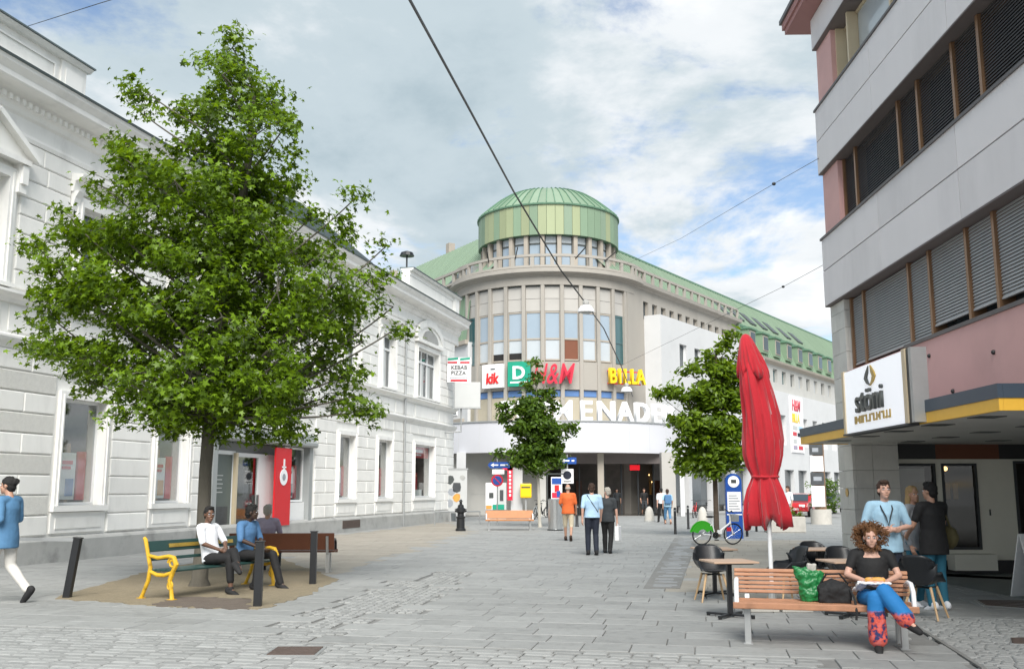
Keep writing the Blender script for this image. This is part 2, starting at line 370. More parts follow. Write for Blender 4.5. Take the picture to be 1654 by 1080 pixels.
# printed skirt: coral flowers over blue
def print_mat():
    m = bpy.data.materials.new('cloth_print'); m.use_nodes = True; t = m.node_tree; nd = t.nodes; lk = t.links.new; b = nd['Principled BSDF']; b.inputs['Roughness'].default_value = .8
    co = nd.new('ShaderNodeTexCoord'); vo = nd.new('ShaderNodeTexVoronoi'); vo.inputs['Scale'].default_value = 16; 0; lk(co.outputs['Object'], vo.inputs['Vector'])
    no = nd.new('ShaderNodeTexNoise'); no.inputs['Scale'].default_value = 17; no.inputs['Detail'].default_value = 3; lk(co.outputs['Object'], no.inputs['Vector'])
    sp = nd.new('ShaderNodeSeparateXYZ'); lk(co.outputs['Object'], sp.inputs[0])
    flow = nd.new('ShaderNodeValToRGB'); e = flow.color_ramp.elements; e[0].color = (.02, .03, .11, 1); e[0].position = .40; e[1].color = (.62, .085, .05, 1); e[1].position = .5
    x = e.new(.60); x.color = (.60, .13, .12, 1); lk(no.outputs['Fac'], flow.inputs[0])
    mixn = nd.new('ShaderNodeMix'); mixn.data_type = 'RGBA'; mixn.inputs['B'].default_value = (.012, .16, .42, 1)
    # the print changes to plain blue above the hem border (an upper band of the fabric)
    a = nd.new('ShaderNodeMath'); a.operation = 'ADD'; lk(sp.outputs['Z'], a.inputs[0]); n2 = nd.new('ShaderNodeMath'); n2.operation = 'MULTIPLY'; n2.inputs[1].default_value = .10; lk(no.outputs['Fac'], n2.inputs[0]); lk(n2.outputs[0], a.inputs[1])
    mr = nd.new('ShaderNodeMapRange'); mr.inputs[1].default_value = .475; mr.inputs[2].default_value = .505; lk(a.outputs[0], mr.inputs[0])
    lk(mr.outputs[0], mixn.inputs['Factor']); lk(flow.outputs[0], mixn.inputs['A']); lk(mixn.outputs['Result'], b.inputs['Base Color']); MATS['cloth_print'] = m
print_mat()

# ---------------------------------------------------------------- ground
tag(MB().box(-300, 300, -60, 500, -.6, -.03).build('ground', 'asphalt'), kind='structure')
PA = R(11.0)                                  # the paving runs 11 degrees off the view
Mp = Matrix.Rotation(-PA, 4, 'Z')
def to_p(x, y): v = Mp.inverted() @ Vector((x, y, 0)); return v.x, v.y
plaza = MB(Mp).box(-34, 30, 3.0, 74, -.05, -.022).build('plaza', 'joint'); tag(plaza, kind='structure')
edge = [to_p(*G(0, 1013)), to_p(*G(1058, 1063)), to_p(*G(1500, 1079))]
def edge_y(x): (x0, y0), (x1, y1) = edge[0], edge[1]; return y0 + (y1 - y0) * (x - x0) / (x1 - x0)
band = [to_p(*G(455, 1040)), to_p(*G(725, 925))]     # diagonal run of small setts
def in_band(x, y, hw=.42):
    (x0, y0), (x1, y1) = band; L = math.hypot(x1 - x0, y1 - y0); dx, dy = (x1 - x0) / L, (y1 - y0) / L
    t = (x - x0) * dx + (y - y0) * dy; dd = abs(-(x - x0) * dy + (y - y0) * dx); return -1.5 < t < L + .4 and dd < hw
strip = [to_p(*G(1039, 950)), to_p(*G(1098, 950)), to_p(*G(1128, 868)), to_p(*G(1090, 868))]
def in_poly(x, y, P):
    ins = False
    for i in range(len(P)):
        (x1, y1), (x2, y2) = P[i], P[i - 1]
        if (y1 > y) != (y2 > y) and x < (x2 - x1) * (y - y1) / (y2 - y1) + x1: ins = not ins
    return ins
beige = [to_p(*G(1100, 952)), to_p(*G(1128, 872)), to_p(*G(1300, 872)), to_p(*G(1350, 952)), to_p(*G(1300, 975))]
pal = [to_p(*G(*p)) for p in ((440, 905), (540, 930), (760, 858), (724, 842), (480, 872))]
kerb = [to_p(*G(1462, 1000)), to_p(*G(1590, 1080))]   # dark gutter line on the right
def right_of_kerb(x, y): (x0, y0), (x1, y1) = kerb; return y < 14.5 and (x - x0) * (y1 - y0) - (y - y0) * (x1 - x0) < 0 and x > x0 - .5
near, far, be_far = [], MB(Mp), MB(Mp); ROWS = {}
def paved(x, y, hw=.0):
    for dy in (-.06, .06):
        if any(a - hw < x < b + hw for a, b in ROWS.get(int(math.floor((y + dy - 7.0) / .52)), ())): return True
    return False
rows = np.arange(7.0, 72, .52); rng = random.Random(3)
for ri, y0 in enumerate(rows):
    x = -30 + rng.random() * .5; h = .52
    while x < 28:
        wd = rng.choice((.52, .68, .82, .95)); cx, cy = x + wd / 2, y0 + h / 2; x += wd
        wp = Mp @ Vector((cx, cy, 0))
        if wp.y < 8.6 or wp.y > 66 or abs(wp.x) > wp.y * .56 + 2: continue
        if wp.x < -11.02 + (wp.y - 22.44) * .2512 - 1.2 or wp.x > 12 + .5 * max(0, wp.y - 30): continue
        if cy - h / 2 < edge_y(cx) or in_band(cx, cy, .55): continue
        if right_of_kerb(cx, cy): continue
        z = rng.uniform(-.002, .002); bg_ = in_poly(cx, cy, beige) or in_poly(cx, cy, pal)
        near.append((wp.y, cx, cy, wd, h, z, bg_)); ROWS.setdefault(ri, []).append((cx - wd / 2, cx + wd / 2))
near.sort()
cache = {}
for k, (wy, cx, cy, wd, h, z, bg_) in enumerate(near):
    if k < 300:
        key = (wd, bg_)
        if key not in cache:
            a, b, e = wd / 2 - .005, h / 2 - .005, .006
            q = MB().add([(-a, -b, -.03), (a, -b, -.03), (a, b, -.03), (-a, b, -.03), (-a, -b, -e), (a, -b, -e), (a, b, -e), (-a, b, -e), (-a + e, -b + e, 0), (a - e, -b + e, 0), (a - e, b - e, 0), (-a + e, b - e, 0)],
                [(0, 3, 2, 1), (8, 9, 10, 11)] + [(i, (i + 1) % 4, 4 + (i + 1) % 4, 4 + i) for i in range(4)] + [(4 + i, 4 + (i + 1) % 4, 8 + (i + 1) % 4, 8 + i) for i in range(4)])
            cache[key] = q.mesh('paving_slab'); cache[key].materials.append(MATS['slab_beige' if bg_ else 'slab'])
        wp = Mp @ Vector((cx, cy, z)); link_mesh('paving_slab', cache[key], plaza, wp, (rng.uniform(-.003, .003), rng.uniform(-.002, .002), -PA))
    else: (be_far if bg_ else far).box(cx - wd / 2 + .004, cx + wd / 2 - .004, cy - h / 2 + .004, cy + h / 2 - .004, -.03, z)
tag(far.build('far_paving_slabs', 'slab_far', plaza), kind='stuff'); tag(be_far.build('sandy_paving_slabs', 'slab_beige', plaza), kind='stuff')
# setts: the foreground field, the diagonal run, the right-hand field
def setts(name, m, test, x0, x1, y0, y1, sw, sh, ang=0.0, org=(0, 0), jit=.012, z0=0.0):
    q = MB(Mp @ Matrix.Translation((org[0], org[1], 0)) @ Matrix.Rotation(ang, 4, 'Z')); rg = random.Random(11); y = y0; ca, sa = math.cos(ang), math.sin(ang)
    while y < y1:
        x = x0 + rg.random() * sw
        while x < x1:
            wd = sw * rg.uniform(.72, 1.28); cx, cy = x + wd / 2, y + sh / 2; px, py = org[0] + cx * ca - cy * sa, org[1] + cx * sa + cy * ca
            if test(px, py):
                a, b = wd / 2 - .007, sh / 2 - .007; z = z0 + rg.uniform(-.003, .004); e = min(a, b) * .28; jx, jy = rg.uniform(-jit, jit), rg.uniform(-jit * .4, jit * .4)
                q.add([(cx + sx * a + jx * rg.random(), cy + sy * b + jy, -.03) for sx, sy in ((-1, -1), (1, -1), (1, 1), (-1, 1))] + [(cx + sx * a, cy + sy * b, z - .012) for sx, sy in ((-1, -1), (1, -1), (1, 1), (-1, 1))] +
                      [(cx + sx * (a - e), cy + sy * (b - e), z) for sx, sy in ((-1, -1), (1, -1), (1, 1), (-1, 1))],
                      [(8, 9, 10, 11)] + [(i, (i + 1) % 4, 4 + (i + 1) % 4, 4 + i) for i in range(4)] + [(4 + i, 4 + (i + 1) % 4, 8 + (i + 1) % 4, 8 + i) for i in range(4)])
            x += wd
        y += sh
    return tag(q.build(name, m, plaza), kind='stuff')
def vis(px, py): v = Mp @ Vector((px, py, 0)); return abs(v.x) < v.y * .56 + 1 and v.y > 8.4
setts('foreground_setts', 'sett', lambda x, y: vis(x, y) and y < edge_y(x) + 1.0 and not right_of_kerb(x, y) and not paved(x, y, .1), -12, 9, 6.0, 14, .27, .17)
bl = math.atan2(band[1][1] - band[0][1], band[1][0] - band[0][0])
setts('diagonal_setts', 'sett', lambda x, y: in_band(x, y, 1.1) and y > edge_y(x) + .5 and not paved(x, y, .06), -1.5, 12, -1.1, 1.1, .17, .11, bl, band[0])
setts('side_setts', 'sett', lambda x, y: vis(x, y) and right_of_kerb(x, y), -2, 16, 6, 16, .16, .11)
MB(Mp).slab(strip, -.02, .008).build('strip_bed', 'joint', plaza)
setts('dark_strip_setts', 'sett_dark', lambda x, y: in_poly(x - .2, y, strip) and in_poly(x + .2, y, strip), -2, 16, 10, 40, .40, .2, z0=.016)
q = MB(); k0, k1 = [Mp @ Vector((*p, 0)) for p in kerb]; q.beam((k0.x, k0.y, .003), (k1.x, k1.y, .003), .045, .02); q.build('gutter_joint', 'joint', plaza)
# tree pit: sandy grit, a darker soil patch, tan patch round the bench
def sheet(name, pts, m, z):
    P = [Vector((*G(*p), 0)) for p in pts]; rg = random.Random(6); E_ = []
    for i in range(len(P)):          # a ragged edge, as loose grit has
        for k in range(14): v = P[i].lerp(P[(i + 1) % len(P)], k / 14); E_.append((v.x + rg.uniform(-.07, .07), v.y + rg.uniform(-.10, .10)))
    return MB().slab(E_, -.02, z).build(name, m, plaza)
sheet('tree_pit_grit', [(85, 966), (230, 925), (330, 905), (455, 902), (545, 935), (500, 960), (420, 984), (300, 980), (240, 977)], 'grit', .0085)
sheet('soil_patch', [(245, 978), (285, 964), (408, 967), (398, 984)], 'soil', .0125)
def cover(pts, label):
    r_ = thing('drain_cover', label, 'drain cover'); P = [Vector((*G(*p), 0)) for p in pts]
    ctr = sum(P, Vector()) / 4
    MB().slab([(p.x, p.y) for p in P], -.02, .009).build('frame', 'galv', r_)
    for i in range(5):
        a, b = P[0].lerp(P[3], .12 + i * .19), P[1].lerp(P[2], .12 + i * .19); a2, b2 = a.lerp(b, .06), a.lerp(b, .94)
        MB().beam((a2.x, a2.y, .011), (b2.x, b2.y, .011), .075, .012).build('grate_bar', 'iron', r_)
cover([(424, 1059), (512, 1059), (528, 1045), (445, 1045)], 'rusty square drain grate in the foreground cobbles')
cover([(1588, 978), (1680, 985), (1680, 970), (1572, 969)], 'brown drain cover in the paving before the shop entrance')
cover([(1632, 1040), (1700, 1042), (1690, 1030), (1632, 1031)], 'small drain cover at the lower right edge of the paving')
# ---------------------------------------------------------------- white townhouse on the left
LH = thing('townhouse', 'long white rusticated two-storey townhouse with shop windows on the left side', 'building', (-11.02, 22.44, 0), R(90 - 14.1))
GW = [(-3.35, -1.75), (.92, 2.48), (4.75, 6.25), (16.9, 18.45), (21.0, 22.6), (25.7, 28.6)]
UW = [(-2.95, -1.45), (1.05, 2.6), (5.1, 6.6), (9.2, 10.7), (13.1, 14.6), (17.1, 18.6), (21.2, 22.75), (25.9, 29.1)]
GZ, UZ = (1.30, 3.85), (6.16, 8.62)
PORT = (7.62, 14.32, .0, 3.6)
holes = [(a, b, *GZ) for a, b in GW] + [(a, b, *UZ) for a, b in UW] + [(7.62, 14.32, .5, 3.6)]
MB().wall(-9, 32, .5, 11.0, 0, .45, holes).build('wall', 'stucco', LH)
MB().box(31.6, 32, .45, 12, .5, 11).box(-9, -8.6, .45, 12, .5, 11).box(-8.6, 31.6, 11.6, 12, .5, 11).build('side_wall', 'stucco', LH)
MB().box(-8.6, 31.6, .45, 11.6, 5.2, 5.4).build('floor_slab', 'interior', LH)
MB().box(-9, 32.02, .2, 12, 10.75, 11.02).build('roof', 'roof_metal', LH)
MB().box(-9, 32.1, -.14, .5, -.03, .50).prof_run([(-.10, .5), (-.14, .5), (-.10, .56), (0, .60), (0, .5)], -9, 32.05).build('plinth', 'plinth', LH)
for a, b in ((17.2, 18.95),): MB().box(a, b, -.155, -.10, .15, .46).build('plinth_vent', 'iron', LH)
# mouldings
MB().prof_run([(0, 4.80), (-.05, 4.80), (-.08, 4.86), (-.16, 4.95), (-.20, 5.02), (-.20, 5.07), (-.06, 5.12), (0, 5.12)], -9, 32.12).build('lower_string_course', 'trim', LH)
MB().prof_run([(0, 5.82), (-.06, 5.82), (-.10, 5.90), (-.22, 5.97), (-.26, 6.0), (-.26, 6.06), (-.05, 6.12), (0, 6.12)], -9, 32.18).build('upper_string_course', 'trim', LH)
MB().prof_run([(0, 9.62), (-.05, 9.62), (-.08, 9.70), (-.05, 9.78), (-.05, 10.12), (-.12, 10.16), (-.16, 10.26), (-.2, 10.30), (-.2, 10.44), (-.30, 10.50), (-.62, 10.56), (-.66, 10.60), (-.66, 10.72), (-.78, 10.86), (-.80, 10.95), (0, 10.95)], -9, 32.65).build('cornice', 'trim', LH)
MB().prof_run([(.1, 10.952), (-.84, 10.952), (-.86, 10.99), (-.5, 11.04), (.1, 11.08)], -9, 32.72).build('gutter_flashing', 'roof_metal', LH)
dm = MB().box(-.05, .05, -.28, -.19, 10.31, 10.43).mesh('dentil'); dm.materials.append(MATS['trim'])
for i in range(60): link_mesh('dentil', dm, LH, (-6 + i * .2, 0, 0))
q = MB()
for i in range(128): u = 6 + i * .2; q.box(u - .05, u + .05, -.28, -.19, 10.31, 10.43)
tag(q.build('far_dentils', 'trim', LH), kind='stuff')
for (a, b, t) in ((-9, .45, 12.0), (23.9, 31.75, 12.2)):
    p_ = MB().box(a, b, -.30, .1, 11.05, t - .14).box(b - .85, b + .02, -.36, .1, 11.05, t - .141).build('parapet', 'stucco', LH)
    MB().prof_run([(.15, t - .14), (-.42, t - .14), (-.5, t - .07), (-.5, t - .04), (.15, t - .04)], a, b + .1).build('coping', 'trim', p_)
    MB().prof_run([(.2, t - .038), (-.54, t - .038), (-.54, t), (.2, t + .03)], a, b + .14).build('flashing', 'roof_metal', p_)
    MB().box(a, b - 1.0, -.335, -.31, 11.28, 11.33).box(a, b - 1.0, -.335, -.31, t - .36, t - .31).box(b - 1.05, b - 1.0, -.335, -.31, 11.33, t - .36).build('panel_moulding', 'trim', p_)
    MB().box(b - .72, b - .12, -.385, -.365, 11.28, t - .32).build('pier_panel', 'trim', p_)
p_ = MB().box(.5, 1.35, .3, .8, 11.05, 11.62).build('parapet', 'stucco', LH); MB().box(.45, 1.42, .25, .85, 11.62, 11.67).build('flashing', 'roof_metal', p_)
MB().prism([(6, 11.02), (22, 11.02), (21.5, 11.9), (14, 12.6), (6.5, 11.9)], .6, 3.2).build('roof_light_ridge', 'roof_metal', LH)
# rusticated blocks
blocks = []
def course(z0, z1, spans, L):
    for (a, b) in spans:
        n = max(1, round((b - a) / L)); wd = (b - a) / n
        for i in range(n): blocks.append((round(wd, 2), round(z1 - z0, 3), a + wd * (i + .5), (z0 + z1) / 2))
def spans_between(wins, lo, hi, m):
    e = [lo]
    for a, b in wins: e += [a - m, b + m]
    e.append(hi); return [(e[i], e[i + 1]) for i in range(0, len(e), 2) if e[i + 1] - e[i] > .15]
rowsz = [.62 + .4645 * i for i in range(10)]
gsp = spans_between(sorted(GW + [(7.5, 14.45)]), -6, 31.98, .30); full = [(-6, 7.3), (14.7, 31.98)]
for i in range(9):
    z0, z1 = rowsz[i], rowsz[i + 1]
    course(z0, z1, gsp if z1 < 4.35 and z0 > .7 else ([(-6, 31.98)] if z0 > 3.9 else gsp), 1.15 + .25 * (i % 2))
usp = spans_between(UW, -6, 31.98, .42)
for i in range(8):
    z0 = 6.16 + .43 * i; course(z0, z0 + .43, usp if i < 7 else [(-6, 31.98)], 1.1 + .3 * (i % 2))
blocks.sort(key=lambda t: math.hypot(t[2] + 8, t[3] * .6)); bc = {}; q = MB()
for k, (wd, h, u, z) in enumerate(blocks):
    vs, fs = bevel_block(wd - .012, .055, h - .012, .028)
    if k < 300:
        rough_ = (u < 1.2 and z < 4.7 and int(z / .4645) % 2 == 0)
        key = (wd, h, rough_)
        if key not in bc: bc[key] = MB().add(vs, fs).mesh('stone_block'); bc[key].materials.append(MATS['stucco_rough' if rough_ else 'stucco_block'])
        link_mesh('stone_block', bc[key], LH, (u, 0, z))
    else: q.add([(x + u, y, zz + z) for x, y, zz in vs], fs)
tag(q.build('far_stone_blocks', 'stucco_block', LH), kind='stuff')
# windows
def win_frame(a, b, z0, z1, mull=(), trans=(), y=.16, w_=.07):
    q = MB().box(a, a + w_, y, y + .08, z0, z1).box(b - w_, b, y, y + .08, z0, z1).box(a + w_, b - w_, y, y + .08, z0, z0 + w_).box(a + w_, b - w_, y, y + .08, z1 - w_, z1)
    for m_ in mull: q.box(m_ - .04, m_ + .04, y - .01, y + .07, z0 + w_, z1 - w_)
    for t_ in trans: q.box(a + w_, b - w_, y - .02, y + .07, t_ - .05, t_ + .05)
    return q
def surround(a, b, z0, z1, d=.09, wd=.2):
    return MB().box(a - wd, a, -d, .0, z0, z1 + wd).box(b, b + wd, -d, .0, z0, z1 + wd).box(a, b, -d, .0, z1, z1 + wd).box(a - wd * .5, a - wd * .35, -d - .03, -d, z0, z1 + wd * .5).box(b + wd * .35, b + wd * .5, -d - .03, -d, z0, z1 + wd * .5)
def shop_window(a, b, k, z0=GZ[0], z1=GZ[1], plain=False):
    w_ = win_frame(a, b, z0, z1).build('window', 'window_white', LH)
    MB().box(a + .07, b - .07, .19, .197, z0 + .07, z1 - .07).build('pane', 'shop_glass', w_)
    MB().box(a + .0, b - .0, 1.3, 1.75, z0 - .3, z1 + .1).box(a - .02, a, .46, 1.7, z0 - .3, z1 + .1).box(b, b + .02, .46, 1.7, z0 - .3, z1 + .1).box(a, b, .46, 1.7, z0 - .35, z0 - .03).box(a, b, .46, 1.7, z1 + .08, z1 + .12).build('display_niche', 'interior', w_)
    if not plain:
        surround(a, b, z0 - .1, z1, .09, .17).build('surround', 'trim', w_)
        MB().box(a - .22, b + .22, -.13, .16, z0 - .14, z0).build('sill', 'trim', w_)
        MB().box(a - .2, b + .2, -.05, .0, .66, z0 - .16).build('apron', 'trim', w_); MB().box(a - .05, b + .05, -.07, -.05, .76, z0 - .28).build('apron_panel', 'stucco_block', w_)
    ww = b - a; rg = random.Random(k * 7 + 1)
    lo = z0 + .02
    if k == 5:
        MB().box(a + .12, b - .12, .22, .27, z1 - .62, z1 - .09).build('red_header_board', 'red_sign', w_)
        text_obj('header_lettering', 'stroke', .3, .01, 'letter_white', w_, Matrix.Translation((a + .5, .215, z1 - .38)), .004) if False else MB().box(a + .45, a + 1.9, .212, .22, z1 - .36, z1 - .22).box(a + .7, a + 1.7, .212, .22, z1 - .52, z1 - .45).build('header_lettering', 'letter_white', w_)
        MB().box(a + .1, a + .8, .7, .76, lo, lo + 1.3).build('red_panel', 'red_sign', w_); MB().box(b - .95, b - .1, .8, .86, lo + .1, lo + 1.2).build('red_panel', 'red_sign', w_)
        MB().box(a + .9, b - .2, .5, .9, lo, lo + .35).build('display_plinth', 'poster_white', w_); return
    MB().box(a + .06, a + .06 + ww * .14, .30, .35, lo + .15, lo + 1.25).build('red_panel', 'red_sign', w_)
    MB().box(b - .08 - ww * .2, b - .08, .38, .43, lo + .1, lo + 1.3).build('red_panel', 'red_sign', w_)
    pb = MB().box(a + ww * .24, a + ww * .62, .28, .32, lo + .12, lo + 1.25).build('poster_board', 'poster_white', w_)
    MB().box(a + ww * .40, a + ww * .58, .262, .279, lo + .2, lo + .62).build('poster_picture', ('poster_dark', 'poster_blue', 'poster_amber')[k % 3], w_)
    MB().box(a + ww * .30, a + ww * .5, .262, .279, lo + .85, lo + .92).box(a + ww * .30, a + ww * .54, .262, .279, lo + .97, lo + 1.06).build('poster_print', 'red_sign', w_)
    MB().box(a + ww * .66, a + ww * .74, .6, .7, lo, lo + 1.5).build('display_stand', 'wood_pale', w_)
    if k in (1, 2):
        for t_ in (z1 - .75, z1 - .95, z1 - 1.12): MB().box(a + .1, a + ww * .68, .9, .96, t_, t_ + .05).build('ceiling_rail', 'window_white', w_)
for k, (a, b) in enumerate(GW): shop_window(a, b, k)
def upper_window(a, b, k):
    z0, z1 = UZ; md = (a + b) / 2; dbl = b - a > 2
    mul = (a + (b - a) * .36, a + (b - a) * .64) if dbl else (md,)
    w_ = win_frame(a, b, z0, z1, mul, (z1 - .62,)).build('window', 'window_white', LH)
    MB().box(a + .06, b - .06, .21, .217, z0 + .06, z1 - .06).build('pane', 'dark_glass', w_)
    e = [a + .07] + [m_ for m_ in mul] + [b - .07]
    for i in range(len(e) - 1): MB().box(e[i] + .05, e[i] + (e[i + 1] - e[i]) * .5, .195, .205, z0 + .08, z1 - .7).build('curtain', 'curtain', w_)
    surround(a, b, z0, z1, .12, .22).build('surround', 'trim', w_); MB().box(a - .3, b + .3, -.2, .16, z0 - .035, z0 + .05).build('sill', 'trim', w_)
    t = z1 + .24
    if k == 0:
        MB().box(a - .42, b + .42, -.30, .0, t + .1, t + .22).build('entablature', 'trim', w_)
        MB().prism([(a - .5, t + .23), (b + .5, t + .23), (md, t + .98)], -.22, -.02).build('pediment', 'stucco', w_)
        for s_ in (-1, 1): MB().beam((md + s_ * (md - a + .56), -.2, t + .25), (md, -.2, t + 1.06), .4, .12).build('raking_cornice', 'trim', w_)
        for s_ in (a - .3, b + .3): MB().box(s_ - .12, s_ + .12, -.2, 0, t - .55, t + .1).box(s_ - .09, s_ + .09, -.26, -.2, t - .35, t + .08).build('console', 'trim', w_)
    elif dbl:
        pts = [(md + 1.95 * math.cos(R(g)), t + .2 + .95 * math.sin(R(g))) for g in range(0, 181, 12)]
        MB().prism(pts, -.16, -.02).build('pediment', 'stucco', w_)
        q = MB()
        for i in range(len(pts) - 1): q.beam((pts[i][0], -.16, pts[i][1]), (pts[i + 1][0], -.16, pts[i + 1][1]), .34, .13, (0, 1, 0))
        q.build('arched_moulding', 'trim', w_); MB().box(a - .4, b + .4, -.26, 0, t + .02, t + .18).build('entablature', 'trim', w_)
        MB().prism([(md + 1.2 * math.cos(R(g)), t + .24 + .55 * math.sin(R(g))) for g in range(0, 181, 15)], -.2, -.16).build('shell_ornament', 'plinth', w_)
    else:
        MB().prof_run([(0, t + .05), (-.12, t + .05), (-.16, t + .3), (-.36, t + .38), (-.38, t + .46), (0, t + .52)], a - .45, b + .45).build('window_hood', 'trim', w_)
        for s_ in (a - .3, b + .3): MB().prof_run([(0, t - .5), (-.06, t - .5), (-.16, t - .1), (-.26, t + .05), (0, t + .05)], s_ - .11, s_ + .11).build('console', 'trim', w_)
for k, (a, b) in enumerate(UW): upper_window(a, b, k)
q = MB()
for a, b in spans_between(UW, -6, 31.9, .3): q.box(a + .1, b - .1, -.03, 0, 5.2, 5.76)
for a, b in UW: q.box(a - .1, b + .1, -.045, 0, 5.2, 5.76)
q.build('frieze_panels', 'trim', LH)
# shop portal
pt = MB().box(7.5, 7.75, -.16, .5, .0, 3.2).build('portal_jamb', 'grey_frame', LH); MB().box(14.2, 14.45, -.10, .5, .5, 3.2).build('portal_jamb', 'grey_frame', LH)
MB().prof_run([(.3, 3.2), (-.24, 3.2), (-.28, 3.26), (-.28, 3.36), (-.2, 3.44), (-.16, 3.66), (.3, 3.7)], 7.45, 14.5).build('portal_canopy', 'grey_frame', pt)
MB().box(7.75, 14.2, .5, .6, 2.86, 3.2).build('lintel', 'grey_frame', pt)
dr = MB().box(7.78, 7.94, .2, .34, .08, 2.9).box(9.28, 9.40, .2, .34, .08, 2.9).box(7.94, 9.28, .2, .34, 2.78, 2.9).build('door', 'window_white', LH)
MB().box(7.94, 9.28, .24, .29, .1, 2.78).build('slate_leaf', 'slate_door', dr); MB().box(8.1, 9.1, .23, .239, .5, 1.15).build('leaf_poster', 'poster_dark', dr)
for i in range(5): MB().box(8.3, 8.75 - .05 * (i % 2), .232, .239, 2.1 - i * .13, 2.13 - i * .13).build('leaf_print', 'sign_grey', dr)
MB().box(9.28, 9.42, .10, .2, .05, 2.84).build('door_post', 'frame_cream', dr)
d2 = win_frame(9.46, 11.05, .1, 2.86, (), (), .2, .13).build('door', 'window_white', LH); MB().box(9.56, 10.95, .24, .247, .2, 2.75).build('pane', 'shop_glass', d2)
MB().box(10.86, 10.9, .12, .2, 1.0, 1.5).build('handle', 'steel', d2)
MB().box(7.62, 14.3, 2.6, 2.65, .0, 3.3).box(7.6, 7.62, .5, 2.6, 0, 3.3).box(14.3, 14.33, .5, 2.6, 0, 3.3).box(7.62, 14.3, .5, 2.6, 0, .04).build('shop_interior', 'interior', LH)
for i, (z_, m_) in enumerate(((.6, 'poster_dark'), (1.0, 'poster_white'), (1.45, 'poster_blue'), (1.85, 'poster_amber'))):
    sh = MB().box(9.6, 10.9, 1.2, 1.6, z_, z_ + .04).build('shelf', 'wood_pale', LH)
    for j in range(4): MB().box(9.65 + j * .3, 9.88 + j * .3, 1.22, 1.5, z_ + .041, z_ + .22 + .06 * ((i + j) % 3)).build('packet', ('red_sign', m_, 'poster_white', 'poster_dark')[(i + j) % 4], sh)
MB().box(11.05, 12.72, .2, .34, .05, 2.86).build('portal_panel', 'window_white', LH)
MB().box(12.72, 14.2, .08, .34, .5, 1.22).build('portal_apron', 'window_white', LH)
shop_window(12.72, 14.2, 3, 1.24, 3.18, True)
bn = MB().box(11.42, 12.58, -.18, -.12, .46, 3.10).build('banner', 'red', LH); bn['label'] = 'tall red banner with a white round emblem'
MB(Matrix.Translation((12.0, -.19, 2.1)) @ Matrix.Rotation(R(90), 4, 'X')).lathe([(0, 0), (.28, 0), (.28, .012), (0, .012)], 20).build('emblem_disc', 'letter_white', bn)
MB().box(11.95, 12.05, -.206, -.195, 2.3, 2.72).box(11.85, 12.15, -.206, -.195, 2.42, 2.47).build('emblem_stroke', 'letter_white', bn)
MB(Matrix.Translation((12.0, -.206, 2.1)) @ Matrix.Rotation(R(90), 4, 'X')).lathe([(0, 0), (.12, 0), (.12, .006), (0, .006)], 12).build('emblem_centre', 'cloth_grey', bn)
# rainwater pipes
MB().tube([(24.1, -.12, 0), (24.1, -.12, 9.6)], .055, 8).build('downpipe', 'galv', LH)
MB().tube([(7.3, -.14, .0), (7.3, -.14, 4.8)], .05, 8).build('downpipe', 'trim', LH)
for i in range(4): MB().box(7.22, 7.38, -.2, -.05, .7 + i, .74 + i).build('pipe_clip', 'galv', LH)
# two projecting box signs on a bracket at the far end
def yfr(px, py, Y): x, z = Dp(px, py, Y); return Vector((x, Y, z))
a = yfr(722, 617, 52.0); b = yfr(761, 577, 52.0)
ks = thing('kebab_sign', 'white projecting shop sign with green and red trim and KEBAB lettering', 'sign', (a.x, 52.0, a.z)); W_, H_ = b.x - a.x, b.z - a.z
MB().box(0, W_, 0, .25, 0, H_).build('sign_box', 'sign_white', ks)
for s_ in (0, .52): MB().prism([(W_ * (.02 + s_), H_ * .88), (W_ * (.46 + s_ * .95), H_ * .92), (W_ * (.46 + s_ * .95), H_ * 1.0), (W_ * (.02 + s_), H_ * .97)], -.02, -.004).build('green_stripe', 'sign_green', ks); MB().box(W_ * (.02 + s_), W_ * (.42 + s_), -.016, -.004, H_ * .76, H_ * .83).build('red_stripe', 'red_sign', ks)
text_obj('lettering', 'KEBAB', W_ * .23, .02, 'letter_dark', ks, Matrix.Translation((W_ * .16, -.012, H_ * .52)), .003); text_obj('lettering', 'PIZZA', W_ * .23, .02, 'letter_dark', ks, Matrix.Translation((W_ * .16, -.012, H_ * .30)), .003)
MB().box(W_ * .1, W_ * .9, -.012, -.004, H_ * .17, H_ * .2).build('small_print', 'cloth_grey', ks); MB().box(W_ * .15, W_ * .85, -.012, -.004, H_ * .03, H_ * .11).build('red_stripe', 'red_sign', ks)
MB().box(-.5, 0, .1, .16, H_ * .2, H_ * .24).box(-.5, 0, .1, .16, H_ * .8, H_ * .84).build('bracket', 'black_metal', ks)
a = yfr(734, 658, 51.6); b = yfr(776, 617, 51.6); bs = thing('box_sign', 'blank pale grey square box sign on a bent pipe bracket', 'sign', (a.x, 51.6, a.z)); W_, H_ = b.x - a.x, b.z - a.z
MB().box(0, W_, 0, .3, 0, H_).build('sign_box', 'sign_grey', bs, bevel=.02); MB().box(-.02, W_ + .02, -.015, .315, -.05, 0).box(-.04, -.004, -.015, .315, 0, H_).build('sign_frame', 'galv', bs)
MB().tube([(.35, .2, -.05), (.35, .2, -1.25), (-1.2, .4, -1.35)], .05, 8).build('bracket', 'galv', bs)
